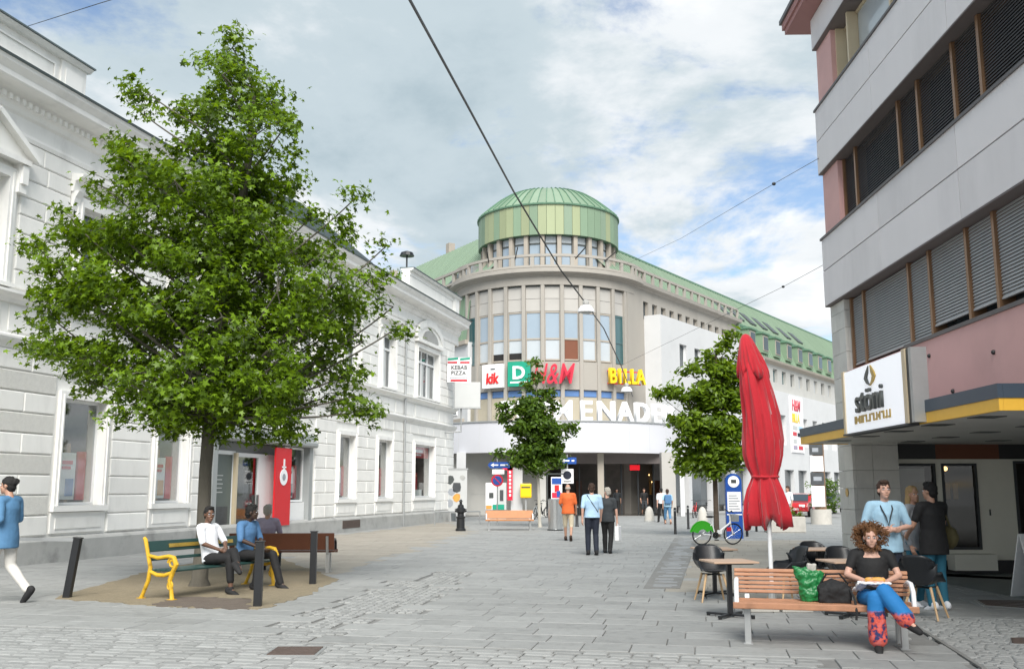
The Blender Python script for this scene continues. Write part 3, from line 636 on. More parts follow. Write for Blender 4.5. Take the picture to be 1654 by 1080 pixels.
# ---------------------------------------------------------------- shopping centre with the domed rotunda
CX, CY = 2.75, 72.0
CB = thing('shopping_centre', 'beige shopping centre with round corner tower, green copper dome and white canopy', 'building', (CX, CY, 0))
RR = 6.9; ST = R(11)
def cyl_M(t, r=0.0): return Matrix.Rotation(t, 4, 'Z') @ Matrix.Translation((0, -r, 0))   # local -y points outwards at angle t
def ring(prof, n=72, a0=R(-100), a1=R(100)): return MB().lathe(prof, n, (0, 0, 0), a0, a1)
ring([(6.62, 4.2), (6.62, 15.6)]).build('tower_wall', 'taupe', CB, smooth=True)
ring([(6.62, 15.5), (6.98, 15.5), (6.98, 16.05), (7.1, 16.1), (7.1, 16.16), (7.35, 16.22), (7.5, 16.3), (7.5, 16.56), (7.3, 16.62), (4.5, 16.7)]).build('tower_cornice', 'beige', CB, smooth=True)
for k in range(-8, 9):
    t = (k + .5) * ST
    MB(cyl_M(t)).box(-.135, .135, -RR - .06, -6.55, 6.0, 15.52).build('pilaster', 'beige', CB, bevel=.03)
for k in range(-8, 8):
    t = (k + 1) * ST; hw = RR * math.sin(ST / 2) - .125; M_ = cyl_M(t); ang = math.degrees(t)
    up = MB(M_).box(-hw, hw, -6.74, -6.55, 13.7, 14.55).box(-hw, hw, -6.74, -6.55, 14.575, 15.4).build('spandrel_panel', 'beige_panel', CB)
    MB(M_).box(-hw, hw, -6.70, -6.55, 15.4, 15.5).build('shadow_joint', 'letter_dark', up)
    fr = MB(M_).box(-hw, -hw + .07, -6.72, -6.6, 10.3, 13.68).box(hw - .07, hw, -6.72, -6.6, 10.3, 13.68).box(-hw + .07, hw - .07, -6.72, -6.6, 11.72, 11.84).box(-hw + .07, hw - .07, -6.72, -6.6, 13.58, 13.68).box(-hw + .07, hw - .07, -6.72, -6.6, 10.3, 10.4).build('window', 'teal_glass' if abs(ang + 2) > 42 else 'taupe', CB)
    teal = abs(ang + 3) > 42
    MB(M_).box(-hw + .07, hw - .07, -6.68, -6.62, 11.84, 13.58).build('pane', 'teal_glass' if teal else 'sky_glass', fr)
    lowm = 'teal_glass' if teal else 'pale_glass'
    if k == 0: MB(M_).box(-hw + .07, hw - .07, -6.675, -6.62, 10.4, 11.72).build('brown_blind', 'rust_panel', fr)
    elif k in (-4, -3):
        MB(M_).box(-hw + .07, hw - .07, -6.675, -6.62, 10.85, 11.72).build('pane', lowm, fr); MB(M_).box(-hw + .07, hw - .07, -6.65, -6.62, 10.4, 10.85).build('open_vent', 'dark_void', fr)
    else: MB(M_).box(-hw + .07, hw - .07, -6.675, -6.62, 10.4, 11.72).build('pane', lowm, fr)
    MB(M_).box(-hw, hw, -6.86, -6.55, 8.32, 10.22).build('sign_band_panel', 'beige', CB)
    MB(M_).box(-hw, hw, -6.72, -6.55, 7.86, 8.27).build('blue_glazing_strip', 'blue_strip', CB)
    MB(M_).box(-hw, hw, -6.78, -6.55, 5.9, 7.82).build('lower_panel', 'tan_panel', CB)
# balustrade of the tower terrace
ring([(7.02, 17.42), (7.22, 17.42), (7.22, 17.6), (7.02, 17.6), (7.02, 17.42)]).build('terrace_rail', 'beige', CB)
ring([(6.9, 16.66), (7.25, 16.66), (7.25, 16.82), (6.9, 16.82)]).build('terrace_curb', 'beige', CB)
pm = MB().box(-.13, .13, -7.2, -7.04, 16.8, 17.44).mesh('terrace_post'); pm.materials.append(MATS['beige'])
for k in range(-9, 10): link_mesh('terrace_post', pm, CB, (0, 0, 0), (0, 0, R(k * 11)))
for t in (-38, -21, 13, 31): MB(cyl_M(R(t))).beam((0, -7.1, 17.3), (.5, -7.9, 17.95), .06, .06).build('floodlight_arm', 'black_metal', CB)
# lantern drum
ring([(4.72, 16.6), (4.72, 19.7)], 54).build('drum_glazing', 'pale_glass', CB, smooth=True)
ring([(4.71, 16.6), (4.95, 16.6), (4.95, 17.0), (4.71, 17.0)], 54).build('drum_base', 'taupe', CB)
DS = R(13.6)
for k in range(-7, 8):
    MB(cyl_M((k + .5) * DS)).box(-.15, .15, -5.12, -4.7, 16.7, 19.6).build('drum_post', 'taupe', CB, bevel=.02)
    if k < 7:
        M_ = cyl_M((k + 1) * DS); dw = MB(M_).box(-.42, .42, -4.82, -4.70, 18.86, 18.98).box(-.42, -.36, -4.82, -4.72, 17.0, 19.5).box(.36, .42, -4.82, -4.72, 17.0, 19.5).build('drum_window', 'letter_dark', CB)
        MB(M_).box(-.36, .36, -4.79, -4.73, 17.05, 18.86).build('pane', 'sky_glass', dw); MB(M_).box(-.36, .36, -4.79, -4.73, 18.98, 19.45).build('pane', 'pale_glass', dw)
PS = R(6.7); rg = random.Random(5); pmesh = {}
for k in range(-14, 15):
    cm = rg.choice(('copper', 'copper', 'copper_yellow', 'copper_pale')) if abs(k) < 10 else 'copper'
    if k in (-9, -8, -6, -5, -3, -1, 0, 1, 3): cm = 'copper_yellow'
    if cm not in pmesh: hw = 5.28 * math.tan(PS / 2) - .012; pmesh[cm] = MB().box(-hw, hw, -5.30, -5.2, 19.48, 21.66).mesh('drum_panel'); pmesh[cm].materials.append(MATS[cm])
    link_mesh('drum_panel', pmesh[cm], CB, (0, 0, 0), (0, 0, k * PS))
ring([(4.7, 19.48), (5.21, 19.48), (5.21, 21.7)], 54).build('drum_band', 'copper_dark', CB)
ring([(5.2, 21.66), (5.40, 21.66), (5.42, 21.76), (5.36, 21.80)], 54, R(-180), R(180)).build('dome_eave', 'copper_dark', CB)
dome = [(5.38, 21.78), (4.7, 22.38), (4.0, 22.96), (3.3, 23.42), (2.75, 23.66), (1.9, 23.8), (.9, 23.86), (.01, 23.88)]
hwf = math.tan(PS / 2)
for cm in ('copper', 'copper_pale'):
    q = MB(); vs = []; fs = []
    for i, (r, z) in enumerate(dome): vs += [(-r * hwf * .985, -r, z), (r * hwf * .985, -r, z)]
    for i in range(len(dome) - 1): fs.append((2 * i, 2 * i + 1, 2 * i + 3, 2 * i + 2))
    pmesh['d' + cm] = q.add(vs, fs).mesh('dome_panel'); pmesh['d' + cm].materials.append(MATS[cm])
sv = MB()
for i in range(len(dome) - 2): sv.beam((0, -dome[i][0], dome[i][1] + .03), (0, -dome[i + 1][0], dome[i + 1][1] + .03), .05, .09)
seam = sv.mesh('dome_seam'); seam.materials.append(MATS['copper_dark'])
for k in range(54):
    link_mesh('dome_panel', pmesh['dcopper' if rg.random() < .7 else 'dcopper_pale'], CB, (0, 0, 0), (0, 0, k * PS * (2 * math.pi / (54 * PS))))
    link_mesh('dome_seam', seam, CB, (0, 0, 0), (0, 0, (k + .5) * 2 * math.pi / 54))
MB().lathe([(0, 21.5), (5.1, 21.5)], 54).build('dome_underside', 'copper_dark', CB)
# canopy over the entrance
FR = 10.4
def arc(prof, m, name, a0=-52, a1=50, n=40): return MB().lathe(prof, n, (0, 0, 0), R(a0), R(a1)).build(name, m, CB, smooth=True)
arc([(FR - .02, 4.0), (FR, 4.0), (FR, 5.92), (FR - .02, 5.92)], 'canopy_white', 'canopy_fascia')
arc([(5.9, 4.02), (FR - .02, 4.02)], 'soffit_grey', 'canopy_soffit'); arc([(5.9, 5.93), (FR + .06, 5.93), (FR + .06, 6.02), (5.9, 6.06)], 'galv', 'canopy_top')
q = MB()
for k in range(-5, 6): MB(cyl_M(R(k * 9.2))).box(-.008, .008, -FR - .006, -FR + .002, 4.02, 5.9).build('fascia_joint', 'sign_grey', CB)
def arc_letters(txt, cat_label, r, th0, pitch, size, z, m, xs=1.0, depth=.25, off=.02):
    root = thing('letter_sign', cat_label, 'sign', (CX, CY, 0)); t = th0
    for ch in txt:
        wd = pitch * (1.15 if ch == 'M' else .82 if ch in 'PRO' else 1.0)
        text_obj('letter', ch, size, depth, m, root, cyl_M(t + wd / 2, r) @ Matrix.Translation((0, 0, z)), off, xs, 'CENTER'); t += wd
    return root
def th_of(px, r, zl):
    best = 0
    for i in range(-700, 700):
        t = R(i * .1); X, Y, Z = CX + r * math.sin(t), CY - r * math.cos(t), zl - CAMH; dep = Y * _c + Z * _s
        if 827 + F * X / dep > px: return t
    return R(68)
th_m, th_e = th_of(889, 10.1, 6.6), th_of(1070, 10.1, 6.6); pt_ = (th_e - th_m) / 6.15
arc_letters('PROMENADEN', 'white standing capital letters reading PROMENADEN on top of the canopy', 10.1, th_m - 2.46 * pt_, pt_, 1.78, 6.03, 'letter_white', .98, .28, .045)
# roof signs on the tower band
def arc_sign(name, label, px0, px1, z0, z1, m):
    t0, t1 = th_of(px0, 7.15, (z0 + z1) / 2), th_of(px1, 7.15, (z0 + z1) / 2); tm = (t0 + t1) / 2; w2 = 7.15 * math.tan((t1 - t0) / 2)
    root = thing(name, label, 'sign', (CX + 7.15 * math.sin(tm), CY - 7.15 * math.cos(tm), z0), tm)
    if m: MB().box(-w2, w2, -.12, .2, 0, z1 - z0).build('sign_box', m, root, bevel=.02); MB().box(-w2 * .5, -w2 * .4, .2, .4, .3, .4).box(w2 * .4, w2 * .5, .2, .4, .3, .4).build('bracket', 'galv', root)
    return root, w2
r_, w2 = arc_sign('kik_sign', 'white square sign with red kik lettering on the tower', 781, 813, 8.5, 10.12, 'sign_white'); text_obj('lettering', 'kik', 1.0, .06, 'letter_bright_red', r_, Matrix.Translation((0, -.15, .32)), .03, .85, 'CENTER', .1)
MB().box(-.12, .25, -.14, -.12, 1.25, 1.33).build('small_print', 'letter_dark', r_)
r_, w2 = arc_sign('shoe_shop_sign', 'green square sign with a large white D', 821, 857, 8.52, 10.2, 'sign_green'); text_obj('lettering', 'D', 1.2, .05, 'letter_white', r_, Matrix.Translation((0, -.15, .52)), .035, 1.05, 'CENTER'); MB().box(-w2 * .75, w2 * .75, -.14, -.12, .22, .33).build('small_print', 'letter_white', r_)
r_, w2 = arc_sign('fashion_shop_sign', 'dark red slanted H&M letters on the tower behind the small tree', 857, 926, 8.6, 10.2, None); text_obj('lettering', 'H&M', 1.95, .22, 'letter_red', r_, Matrix.Translation((0, -.1, .08)), .012, .66, 'CENTER', .28)
for s_ in (-.9, .9): MB().box(s_ - .03, s_ + .03, 0, .4, .4, .5).build('bracket', 'galv', r_)
r_, w2 = arc_sign('supermarket_sign', 'yellow block letters reading BILLA at the tower edge', 978, 1041, 8.7, 9.9, None); w2 = 1.32; r_.rotation_euler.z = R(24); r_.location = (Dp(1009, 608, 66.6)[0], 66.6, 8.75)
for i, ch in enumerate('BILLA'): text_obj('letter', ch, 1.45, .3, 'letter_yellow', r_, Matrix.Translation((-w2 * .8 + i * w2 * .42 * (1 if i else 1), -.15, .1)), .03, .72, 'CENTER'); 
MB().box(-w2, w2, .05, .1, .05, .14).box(-w2, w2, .05, .1, .9, .98).build('sign_rail', 'red_sign', r_)
for s_ in (-.9, .9): MB().box(s_ - .03, s_ + .03, .1, .5, .4, .5).build('bracket', 'galv', r_)
# ground floor under the canopy
def gx(px, Y): return Dp(px, 800, Y)[0] - CX
Y1 = 64.9 - CY
MB().box(gx(690, 65), gx(868, 65), Y1, Y1 + .3, 0, 4.05).build('ground_floor_wall', 'wall_grey', CB)
for z_ in (1.35,): MB().box(gx(760, 65), gx(820, 65), Y1 - .012, Y1, z_, z_ + .03).build('wall_joint', 'plinth', CB)
for p0, p1, m_ in ((737, 752, 'render_white'), (825, 844, 'render_white'), (868, 882, 'wall_grey'), (966, 976, 'taupe'), (1070, 1092, 'beige_panel'), (1099, 1106, 'render_white')):
    MB().box(gx(p0, 63), gx(p1, 63), 63.0 - CY, 63.0 + (p1 - p0) * .04 - CY, 0, 4.04).build('column', m_, CB)
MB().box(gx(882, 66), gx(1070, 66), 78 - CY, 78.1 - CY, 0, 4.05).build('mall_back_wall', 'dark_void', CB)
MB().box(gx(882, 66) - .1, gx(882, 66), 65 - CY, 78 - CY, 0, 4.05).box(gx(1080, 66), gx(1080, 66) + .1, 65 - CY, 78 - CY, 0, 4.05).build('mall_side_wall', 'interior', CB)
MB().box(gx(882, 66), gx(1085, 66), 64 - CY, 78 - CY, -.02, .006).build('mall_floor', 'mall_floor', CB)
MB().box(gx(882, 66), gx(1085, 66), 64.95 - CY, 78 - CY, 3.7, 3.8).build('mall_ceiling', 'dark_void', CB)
MB().box(gx(882, 64), gx(1075, 64), 64.6 - CY, 64.9 - CY, 3.35, 4.02).build('entrance_lintel', 'soffit_dark', CB)
q = MB()
for px in (882, 912, 935, 976, 1003, 1030, 1055): q.box(gx(px, 66), gx(px, 66) + .09, 66 - CY, 66.1 - CY, 0, 3.4)
q.build('entrance_doors', 'anthracite', CB)
rg = random.Random(9)
for i in range(34):
    px = rg.uniform(888, 1066); yy = rg.uniform(69, 76); z_ = rg.choice((.9, 1.2, 1.6, 2.0, 2.3)); w_ = rg.uniform(.15, .6)
    MB().box(gx(px, yy), gx(px, yy) + w_, yy - CY, yy + .3 - CY, max(0, z_ - rg.uniform(.5, 1.1)), z_).build('shop_fitting', rg.choice(('wood_dark', 'poster_amber', 'interior', 'poster_dark', 'red_sign', 'wood_dark')), CB)
for i, (px, z_) in enumerate(((1048, 2.7), (1052, 2.2), (1010, 2.1), (1040, 1.7), (950, 2.9), (1060, 1.9), (1030, 2.4), (995, 1.6))):
    MB().ball((gx(px, 70), 70 - CY, z_), (.09, .09, .07), 8, 6).build('ceiling_spotlight', 'lamp_warm', CB)
MB().box(gx(1018, 66), gx(1034, 66), 65.9 - CY, 65.98 - CY, 2.95, 3.3).build('inner_sign', 'lamp_red', CB)
# --- wings
MR = Matrix.Translation((8.5 - CX, 68.1 - CY, 0)) @ Matrix.Rotation(R(56), 4, 'Z')
def wb(*a): return MB(MR).box(*a)
wr = [(1.9 + i * 1.5, 2.75 + i * 1.5, 13.9, 15.25) for i in range(12)]
MB(MR).wall(-.6, 20.3, 0, 16.1, 0, .5, wr).build('wing_wall', 'beige', CB)
wb(-.6, 20.3, .5, 12, 0, 16.1).build('wing_core', 'interior', CB)
for a, b, z0, z1 in wr:
    w_ = MB(MR).box(a, a + .07, .18, .26, z0, z1).box(b - .07, b, .18, .26, z0, z1).box(a, b, .18, .26, z0, z0 + .07).build('window', 'taupe', CB); wb(a, b, .24, .27, z0, z1).build('pane', 'dark_glass', w_)
MB(MR).prof_run([(.4, 16.05), (-.05, 16.05), (-.1, 16.15), (-.45, 16.25), (-.5, 16.5), (.4, 16.6)], -.4, 20.6).build('wing_cornice', 'beige', CB)
wb(-.2, 20.3, -.25, -.05, 17.3, 17.48).build('wing_rail', 'beige', CB)
for i in range(15): wb(.3 + i * 1.42, .55 + i * 1.42, -.24, -.06, 16.56, 17.3).build('rail_post', 'beige', CB)
def roof_plane(M, name, x0, x1, y0, z0, y1, z1, m, step=.6, hip0=0.0, hip1=0.0):
    q = MB(M).add([(x0, y0, z0), (x1, y0, z0), (x1 - hip1, y1, z1), (x0 + hip0, y1, z1)], [(0, 1, 2, 3)]); r_ = q.build(name, m, CB); q = MB(M); n = int((x1 - x0) / step)
    for i in range(1, n):
        x = x0 + i * step; t0 = 1.0
        if hip0 and x < x0 + hip0: t0 = min(t0, (x - x0) / hip0)
        if hip1 and x > x1 - hip1: t0 = min(t0, (x1 - x) / hip1)
        q.beam((x, y0, z0 + .02), (x, y0 + (y1 - y0) * t0, z0 + (z1 - z0) * t0 + .02), .05, .07)
    tag(q.build('standing_seams', m, r_), kind='stuff'); return r_
roof_plane(MR, 'wing_roof', -.2, 85, .9, 16.7, 4.2, 20.4, 'copper_pale', .6, -2.4)
wb(-2.2, 85, 4.1, 4.3, 20.35, 20.5).build('wing_ridge', 'copper_dark', CB)
wb(8.3, 20.2, .5, .9, 16.4, 16.75).build('roof_curb', 'copper', CB)
for i, u in enumerate((21.2, 24.4, 27.6, 30.8, 34, 38, 42)):
    MB(MR).obox((u + 1, 2.0, 17.95), (1.5, 1.7, .2), 0, R(45)).build('roof_skylight', 'letter_dark', CB)
# white clad block on the right wing
wh = [(5.2 + i * 2.75, 6.5 + i * 2.75, 10.65, 12.4) for i in range(5)]
MB(MR).wall(2, 19.2, 4.2, 14.15, -1.3, -.9, wh).build('white_block_front', 'render_white', CB)
wb(2, 19.2, -.9, 0, 4.2, 14.15).build('white_block', 'render_white', CB)
for a, b, z0, z1 in wh: w_ = MB(MR).box(a, a + .08, -1.12, -1.02, z0, z1).box(b - .08, b, -1.12, -1.02, z0, z1).build('window', 'window_white', CB); wb(a, b, -1.0, -.97, z0, z1).build('pane', 'dark_glass', w_)
for a, b in ((3.2, 6.2), (7, 11.2), (12, 15), (16, 19)): w_ = wb(a, b, -.6, -.5, .4, 3.7).build('shop_window', 'anthracite', CB); wb(a + .12, b - .12, -.63, -.6, .5, 3.5).build('pane', 'dark_glass', w_)
wb(2, 19.2, -1.3, -.5, 3.7, 4.2).build('shop_lintel', 'render_white', CB)
for u in (2.2, 6.4, 11.4, 15.3, 19): wb(u, u + .5, -1.25, -.3, 0, 3.7).build('shop_pier', 'render_white', CB)
# second part of the right wing: mansard with dormers
w2h = [(21.3 + i * 2.55, 22.55 + i * 2.55, 11.75, 13.05) for i in range(12)]
w3h = [(21.8 + i * 3.3, 23.4 + i * 3.3, 5.8, 8.6) for i in range(9)]
MB(MR).wall(20.3, 62, 9.8, 13.5, -.2, .3, w2h).build('far_wing_wall', 'wall_grey', CB)
MB(MR).wall(20.3, 62, 0, 10.8, -.9, -.2, [(a, b, c, d) for a, b, c, d in w3h] + [(21 + i * 4, 23.8 + i * 4, 0, 3.5) for i in range(7)]).build('far_wing_white_wall', 'render_white', CB)
for a, b, z0, z1 in w2h: w_ = wb(a, b, .1, .16, z0, z1).build('window', 'window_white', CB); wb(a + .1, b - .1, .06, .1, z0 + .1, z1 - .08).build('pane', rg.choice(('dark_glass', 'pale_glass', 'teal_glass')), w_)
for a, b, z0, z1 in w3h: w_ = wb(a, b, -.45, -.4, z0, z1).build('window', 'window_white', CB); wb(a + .1, (a + b) / 2 - .1, -.48, -.45, z0 + .1, z1 - .1).build('pane', 'dark_glass', w_); wb((a + b) / 2, b - .1, -.48, -.45, z0 + .1, z1 - .1).build('pane', 'curtain', w_)
for i in range(7): w_ = wb(21 + i * 4, 23.8 + i * 4, -.5, -.45, 0, 3.5).build('shop_window', 'dark_glass', CB)
MB(MR).prof_run([(.3, 13.4), (-.25, 13.4), (-.35, 13.5), (-.65, 13.6), (-.7, 13.78), (.3, 13.85)], 20.3, 52).build('far_wing_cornice', 'taupe', CB)
roof_plane(MR, 'mansard', 20.3, 62, -.35, 13.85, .6, 16.4, 'copper', .55)
wb(20.2, 20.35, -.35, 1.2, 13.8, 16.8).build('mansard_end', 'copper', CB); wb(20.3, 62, .5, .9, 16.35, 16.55).build('mansard_cap', 'copper_dark', CB)
for i in range(9):
    u = 22.2 + i * 3.4; d_ = wb(u, u + 1.7, -.45, 1.0, 14.2, 15.95).build('dormer', 'copper', CB); wb(u - .12, u + 1.82, -.6, 1.0, 15.95, 16.1).build('dormer_roof', 'copper_dark', d_)
    wb(u + .2, u + 1.5, -.5, -.45, 14.4, 15.8).build('window', 'taupe', d_); wb(u + .3, u + 1.4, -.53, -.5, 14.5, 15.7).build('pane', 'dark_glass', d_)
sgn = MB(MR).box(31.2, 35.0, -1.0, -.9, 5.2, 10.6).build('tenant_board', 'sign_white', CB)
text_obj('tenant_logo', 'H&M', 1.6, .03, 'letter_red', sgn, MR @ Matrix.Translation((31.5, -1.03, 9.2)), .01, .75, 'LEFT', .25); text_obj('tenant_logo', 'BILLA', 1.2, .03, 'letter_yellow', sgn, MR @ Matrix.Translation((31.5, -1.03, 8.1)), .02, .75)
for i, (a, b, z_, m_) in enumerate(((31.6, 33, 7.4, 'sign_grey'), (33.3, 34.6, 7.4, 'cloth_pale_blue'), (31.6, 32.7, 6.8, 'red_sign'), (33, 34.6, 6.75, 'cloth_navy'), (31.6, 32.6, 6.1, 'sign_grey'), (33.2, 34.4, 5.5, 'red_sign'), (31.6, 32.7, 5.5, 'cloth_lilac'))):
    wb(a, b, -1.03, -1.0, z_, z_ + .35).build('tenant_logo', m_, sgn)
# left wing (mostly hidden)
ML = Matrix.Translation((-3.1 - CX, 68.5 - CY, 0)) @ Matrix.Rotation(math.atan2(-.857, .514), 4, 'Z')
def lb(*a): return MB(ML).box(*a)
lb(-30, .3, -.2, 10, 0, 12.0).build('left_wing_wall', 'render_white', CB); lb(-30, .3, -.45, -.2, 11.85, 12.15).build('left_wing_ledge', 'taupe', CB)
lb(-3.2, -.2, -.5, -.2, 5.9, 6.6).build('left_wing_band', 'taupe', CB); w_ = lb(-2.6, -1.2, -.26, -.2, 6.9, 9.0).build('window', 'window_white', CB); lb(-2.5, -1.3, -.29, -.26, 7, 8.9).build('pane', 'dark_glass', w_)
roof_plane(ML, 'left_mansard', -30, .2, -.3, 12.15, .25, 16.5, 'copper', .5)
roof_plane(ML, 'left_roof', -34, .2, .6, 16.5, 6.0, 22.5, 'copper_pale', .55, 0, -2.6)
lb(-30, .5, -.42, -.22, 17.3, 17.48).build('left_rail', 'beige', CB); lb(-30, .5, -.5, .3, 16.45, 16.6).build('left_cornice', 'beige', CB)
for i in range(12): lb(-.3 - i * 1.6, -.05 - i * 1.6, -.4, -.24, 16.6, 17.3).build('rail_post', 'beige', CB)
MB(ML).obox((-5.2, 1.9, 18.0), (1.0, 2.0, .2), 0, R(48)).build('roof_skylight', 'letter_dark', CB)
lb(-4.2, -2.4, 1.6, 2.6, 17.0, 18.3).build('roof_plant_box', 'galv', CB); lb(-15.5, -14.9, 6, 6.6, 21.5, 23.4).build('chimney', 'taupe', CB); lb(-29, -28.3, 6.5, 7.1, 22, 23.6).build('chimney', 'taupe', CB)
roof_plane(ML, 'left_back_roof', -44, -22, 6.0, 22.5, 10, 24.0, 'copper_pale', .6)
MB(ML).tube([(-26, 7, 22.0), (-26, 7, 24.6)], .09, 8).lathe([(0, 24.6), (.75, 24.6), (.6, 24.95), (.2, 25.1)], 12, (-26, 7, 0)).build('roof_siren', 'black_metal', CB)
# ---------------------------------------------------------------- modern building on the right (outward is local +y)
RB = thing('office_building', 'modern pale panelled building with pink plaster, blinds and a canopy on the right', 'building', (6.9, 20.9, 0), R(90 - 1.55))
U0, U1 = -22.0, -.15
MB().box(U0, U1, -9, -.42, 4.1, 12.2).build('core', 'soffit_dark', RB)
seams = [U1, -3.68, -7.05, -10.42, -13.8, -17.2, -22]
for z0, z1 in ((5.6, 6.35), (6.375, 7.06), (8.57, 9.29), (9.315, 10.02), (11.5, 12.2)):
    for i in range(len(seams) - 1): MB().box(seams[i + 1] + .008, seams[i] - .008, -.02 + .003 * (i % 2), .10, z0, z1).build('facade_panel', 'panel', RB)
    MB().box(U1 - .001, U1 + .02, -9, .08, z0, z1).build('end_panel', 'panel', RB)
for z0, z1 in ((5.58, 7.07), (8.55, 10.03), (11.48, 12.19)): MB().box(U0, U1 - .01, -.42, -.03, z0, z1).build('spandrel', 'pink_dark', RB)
for z_ in (7.06, 10.02): MB().box(U0, U1 + .04, -.42, .13, z_, z_ + .05).build('window_ledge', 'ledge_dark', RB)
MB().box(U0, -4.4, -.42, .06, 4.06, 4.12).build('window_ledge', 'ledge_dark', RB)
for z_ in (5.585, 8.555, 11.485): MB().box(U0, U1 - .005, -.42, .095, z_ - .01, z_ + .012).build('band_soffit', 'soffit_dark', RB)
for z0, z1 in ((7.11, 8.54), (10.07, 11.47)): MB().box(-1.2, U1, -.42, .0, z0, z1).build('corner_pier', 'pink', RB)
MB().box(U0, -1.15, -.4, .03, 2.66, 4.06).build('pink_wall', 'pink', RB)
for u, z_ in ((-6.2, 3.15), (-7.6, 3.55), (-5.4, 3.8)): MB().ball((u, .04, z_), .035, 8, 6).build('wall_anchor', 'black_metal', RB)
# stone pillar: courses of tiles
rg = random.Random(2); z_ = 0.0
MB().box(-1.05, -.25, -.9, -.06, 0, 5.58).build('pillar_core', 'plinth', RB)
while z_ < 5.5:
    h = min(rg.choice((.36, .42, .5)), 5.57 - z_)
    cut = rg.uniform(-.8, -.5)
    for a, b in ((-1.13, cut), (cut, -.2)): MB().box(a + .004, b - .004, -.06, .0, z_ + .004, z_ + h - .004).build('stone_tile', 'stone_tile', RB)
    MB().box(-1.13, -1.05, -.40, -.064, z_ + .004, z_ + h - .004).build('stone_tile', 'stone_tile', RB); MB().box(-1.13, -1.05, -.92, -.408, z_ + .004, z_ + h - .004).build('stone_tile', 'stone_tile', RB)
    MB().box(-.25, -.17, -.9, -.062, z_ + .004, z_ + h - .004).build('stone_tile', 'stone_tile', RB); z_ += h
MB().lathe([(0, 0), (.09, 0), (.09, .012), (0, .012)], 12).build('house_plaque', 'gold', RB).matrix_local = Matrix.Translation((-.7, .004, 1.62)) @ Matrix.Rotation(R(-90), 4, 'X')
# window bands with blinds
edges_ = [-1.22, -1.98, -4.35, -5.25, -6.66, -7.56, -9.9, -10.8, -12.2, -13.1, -15.5, -16.4, -18, -19]
for z0, z1, bm_, fm in ((4.12, 5.57, 'blind_grey', 'bronze'), (7.11, 8.54, 'blind_dark', 'bronze'), (10.07, 11.47, None, 'frame_cream')):
    for i in range(len(edges_) - 1):
        b, a = edges_[i], edges_[i + 1]
        w_ = MB().box(b - .04, b + .04, -.38, -.10, z0, z1).box(a + .06, b - .06, -.36, -.28, z0, z0 + .06).box(a + .06, b - .06, -.36, -.28, z1 - .06, z1).build('window', fm, RB)
        MB().box(a + .06, b - .06, -.335, -.32, z0 + .06, z1 - .06).build('pane', 'dark_glass' if bm_ else 'pale_glass', w_)
        if bm_:
            q = MB(); lo = z0 + (.10 if not (bm_ == 'blind_grey' and i in (3, 4, 5)) else .22); zz_ = lo
            while zz_ < z1 - .02: q.obox(((a + b) / 2, -.155, zz_), (b - a - .09, .058, .005), 0, R(-62)); zz_ += .05
            q.box(a + .05, b - .05, -.18, -.13, lo - .05, lo - .025); q.build('blind', bm_, w_)
        elif i % 2 == 0: MB().box((a + b) / 2 - .04, (a + b) / 2 + .04, -.36, -.26, z0 + .06, z1 - .06).build('mullion', fm, w_)
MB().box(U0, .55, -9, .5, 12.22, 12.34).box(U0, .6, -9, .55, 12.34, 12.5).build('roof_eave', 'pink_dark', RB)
MB().box(U0, .65, -9, .6, 12.5, 12.6).build('roof_flashing', 'ledge_dark', RB)
# canopy
CN, CF, CO = -9.62, -1.02, .96
MB().box(CN, CF, .035, CO - .03, 2.66, 2.86).build('canopy_slab', 'soffit_dark', RB)
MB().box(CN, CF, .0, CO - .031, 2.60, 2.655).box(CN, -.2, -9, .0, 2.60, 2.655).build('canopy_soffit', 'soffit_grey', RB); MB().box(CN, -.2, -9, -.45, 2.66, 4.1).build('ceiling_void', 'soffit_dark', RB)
for nm, z0, z1, m_, o_ in (('canopy_yellow_fascia', 2.585, 2.73, 'fascia_yellow', 0), ('canopy_slate_fascia', 2.732, 2.90, 'fascia_slate', .012)):
    MB().box(CN - .03 - o_, CF + .03 + o_, CO - .03, CO + .02 + o_, z0, z1).build(nm, m_, RB); MB().box(CN - .03 - o_, CN + .02, -9, CO - .032, z0, z1).build(nm, m_, RB); MB().box(CF, CF + .03 + o_, .03, CO - .032, z0, z1).build(nm, m_, RB)
for i in range(3):
    for j in range(5): MB().box(-8.6 + j * 1.55 + .3 * (i % 2), -8.25 + j * 1.55 + .3 * (i % 2), .4 - i * 1.5, .75 - i * 1.5, 2.59, 2.60).build('soffit_downlight', 'letter_dark', RB)
# sign on the canopy edge
SY = CO + .06
def su(px, py):   # photo pixel -> (u, z) on the sign plane
    Xs = 6.9 - (SY + .1); r = ray(px, py); t = Xs / (r[0] - .027 * r[1]) * 1.0; t = (6.9 - 20.9 * .027 - (SY + .1)) / (r[0] - .027 * r[1]); return r[1] * t - 20.9, CAMH + r[2] * t
ua, za = su(1370, 706); ub, zb = su(1466, 556); uc, zc = su(1370, 606)
ub = su(1466, 684)[0]; z_lo = 2.60; z_hi = (zb + zc) / 2
sg = thing('shop_sign', 'white lit shop sign with a gold and black flame over dark lettering on the canopy', 'sign', RB.matrix_basis @ Vector((0, SY, z_lo)), R(90 - 1.55))
hs = z_hi - z_lo
MB().box(ub, ua, .0, .1, 0, hs).build('sign_face', 'lit_sign', sg)
MB().box(ub - .12, ub, -.05, .12, 0, hs + .02).build('sign_edge', 'frame_cream', sg); MB().box(ua, ua + .10, -.05, .12, 0, hs + .02).build('sign_edge', 'frame_cream', sg)
MB().box(ub - .26, ub - .124, -.1, .1, 0, hs + .01).build('sign_return', 'anthracite', sg); MB().box(ub - .36, ub - .264, -.1, .12, 0, hs + .01).build('steel_post', 'galv', sg)
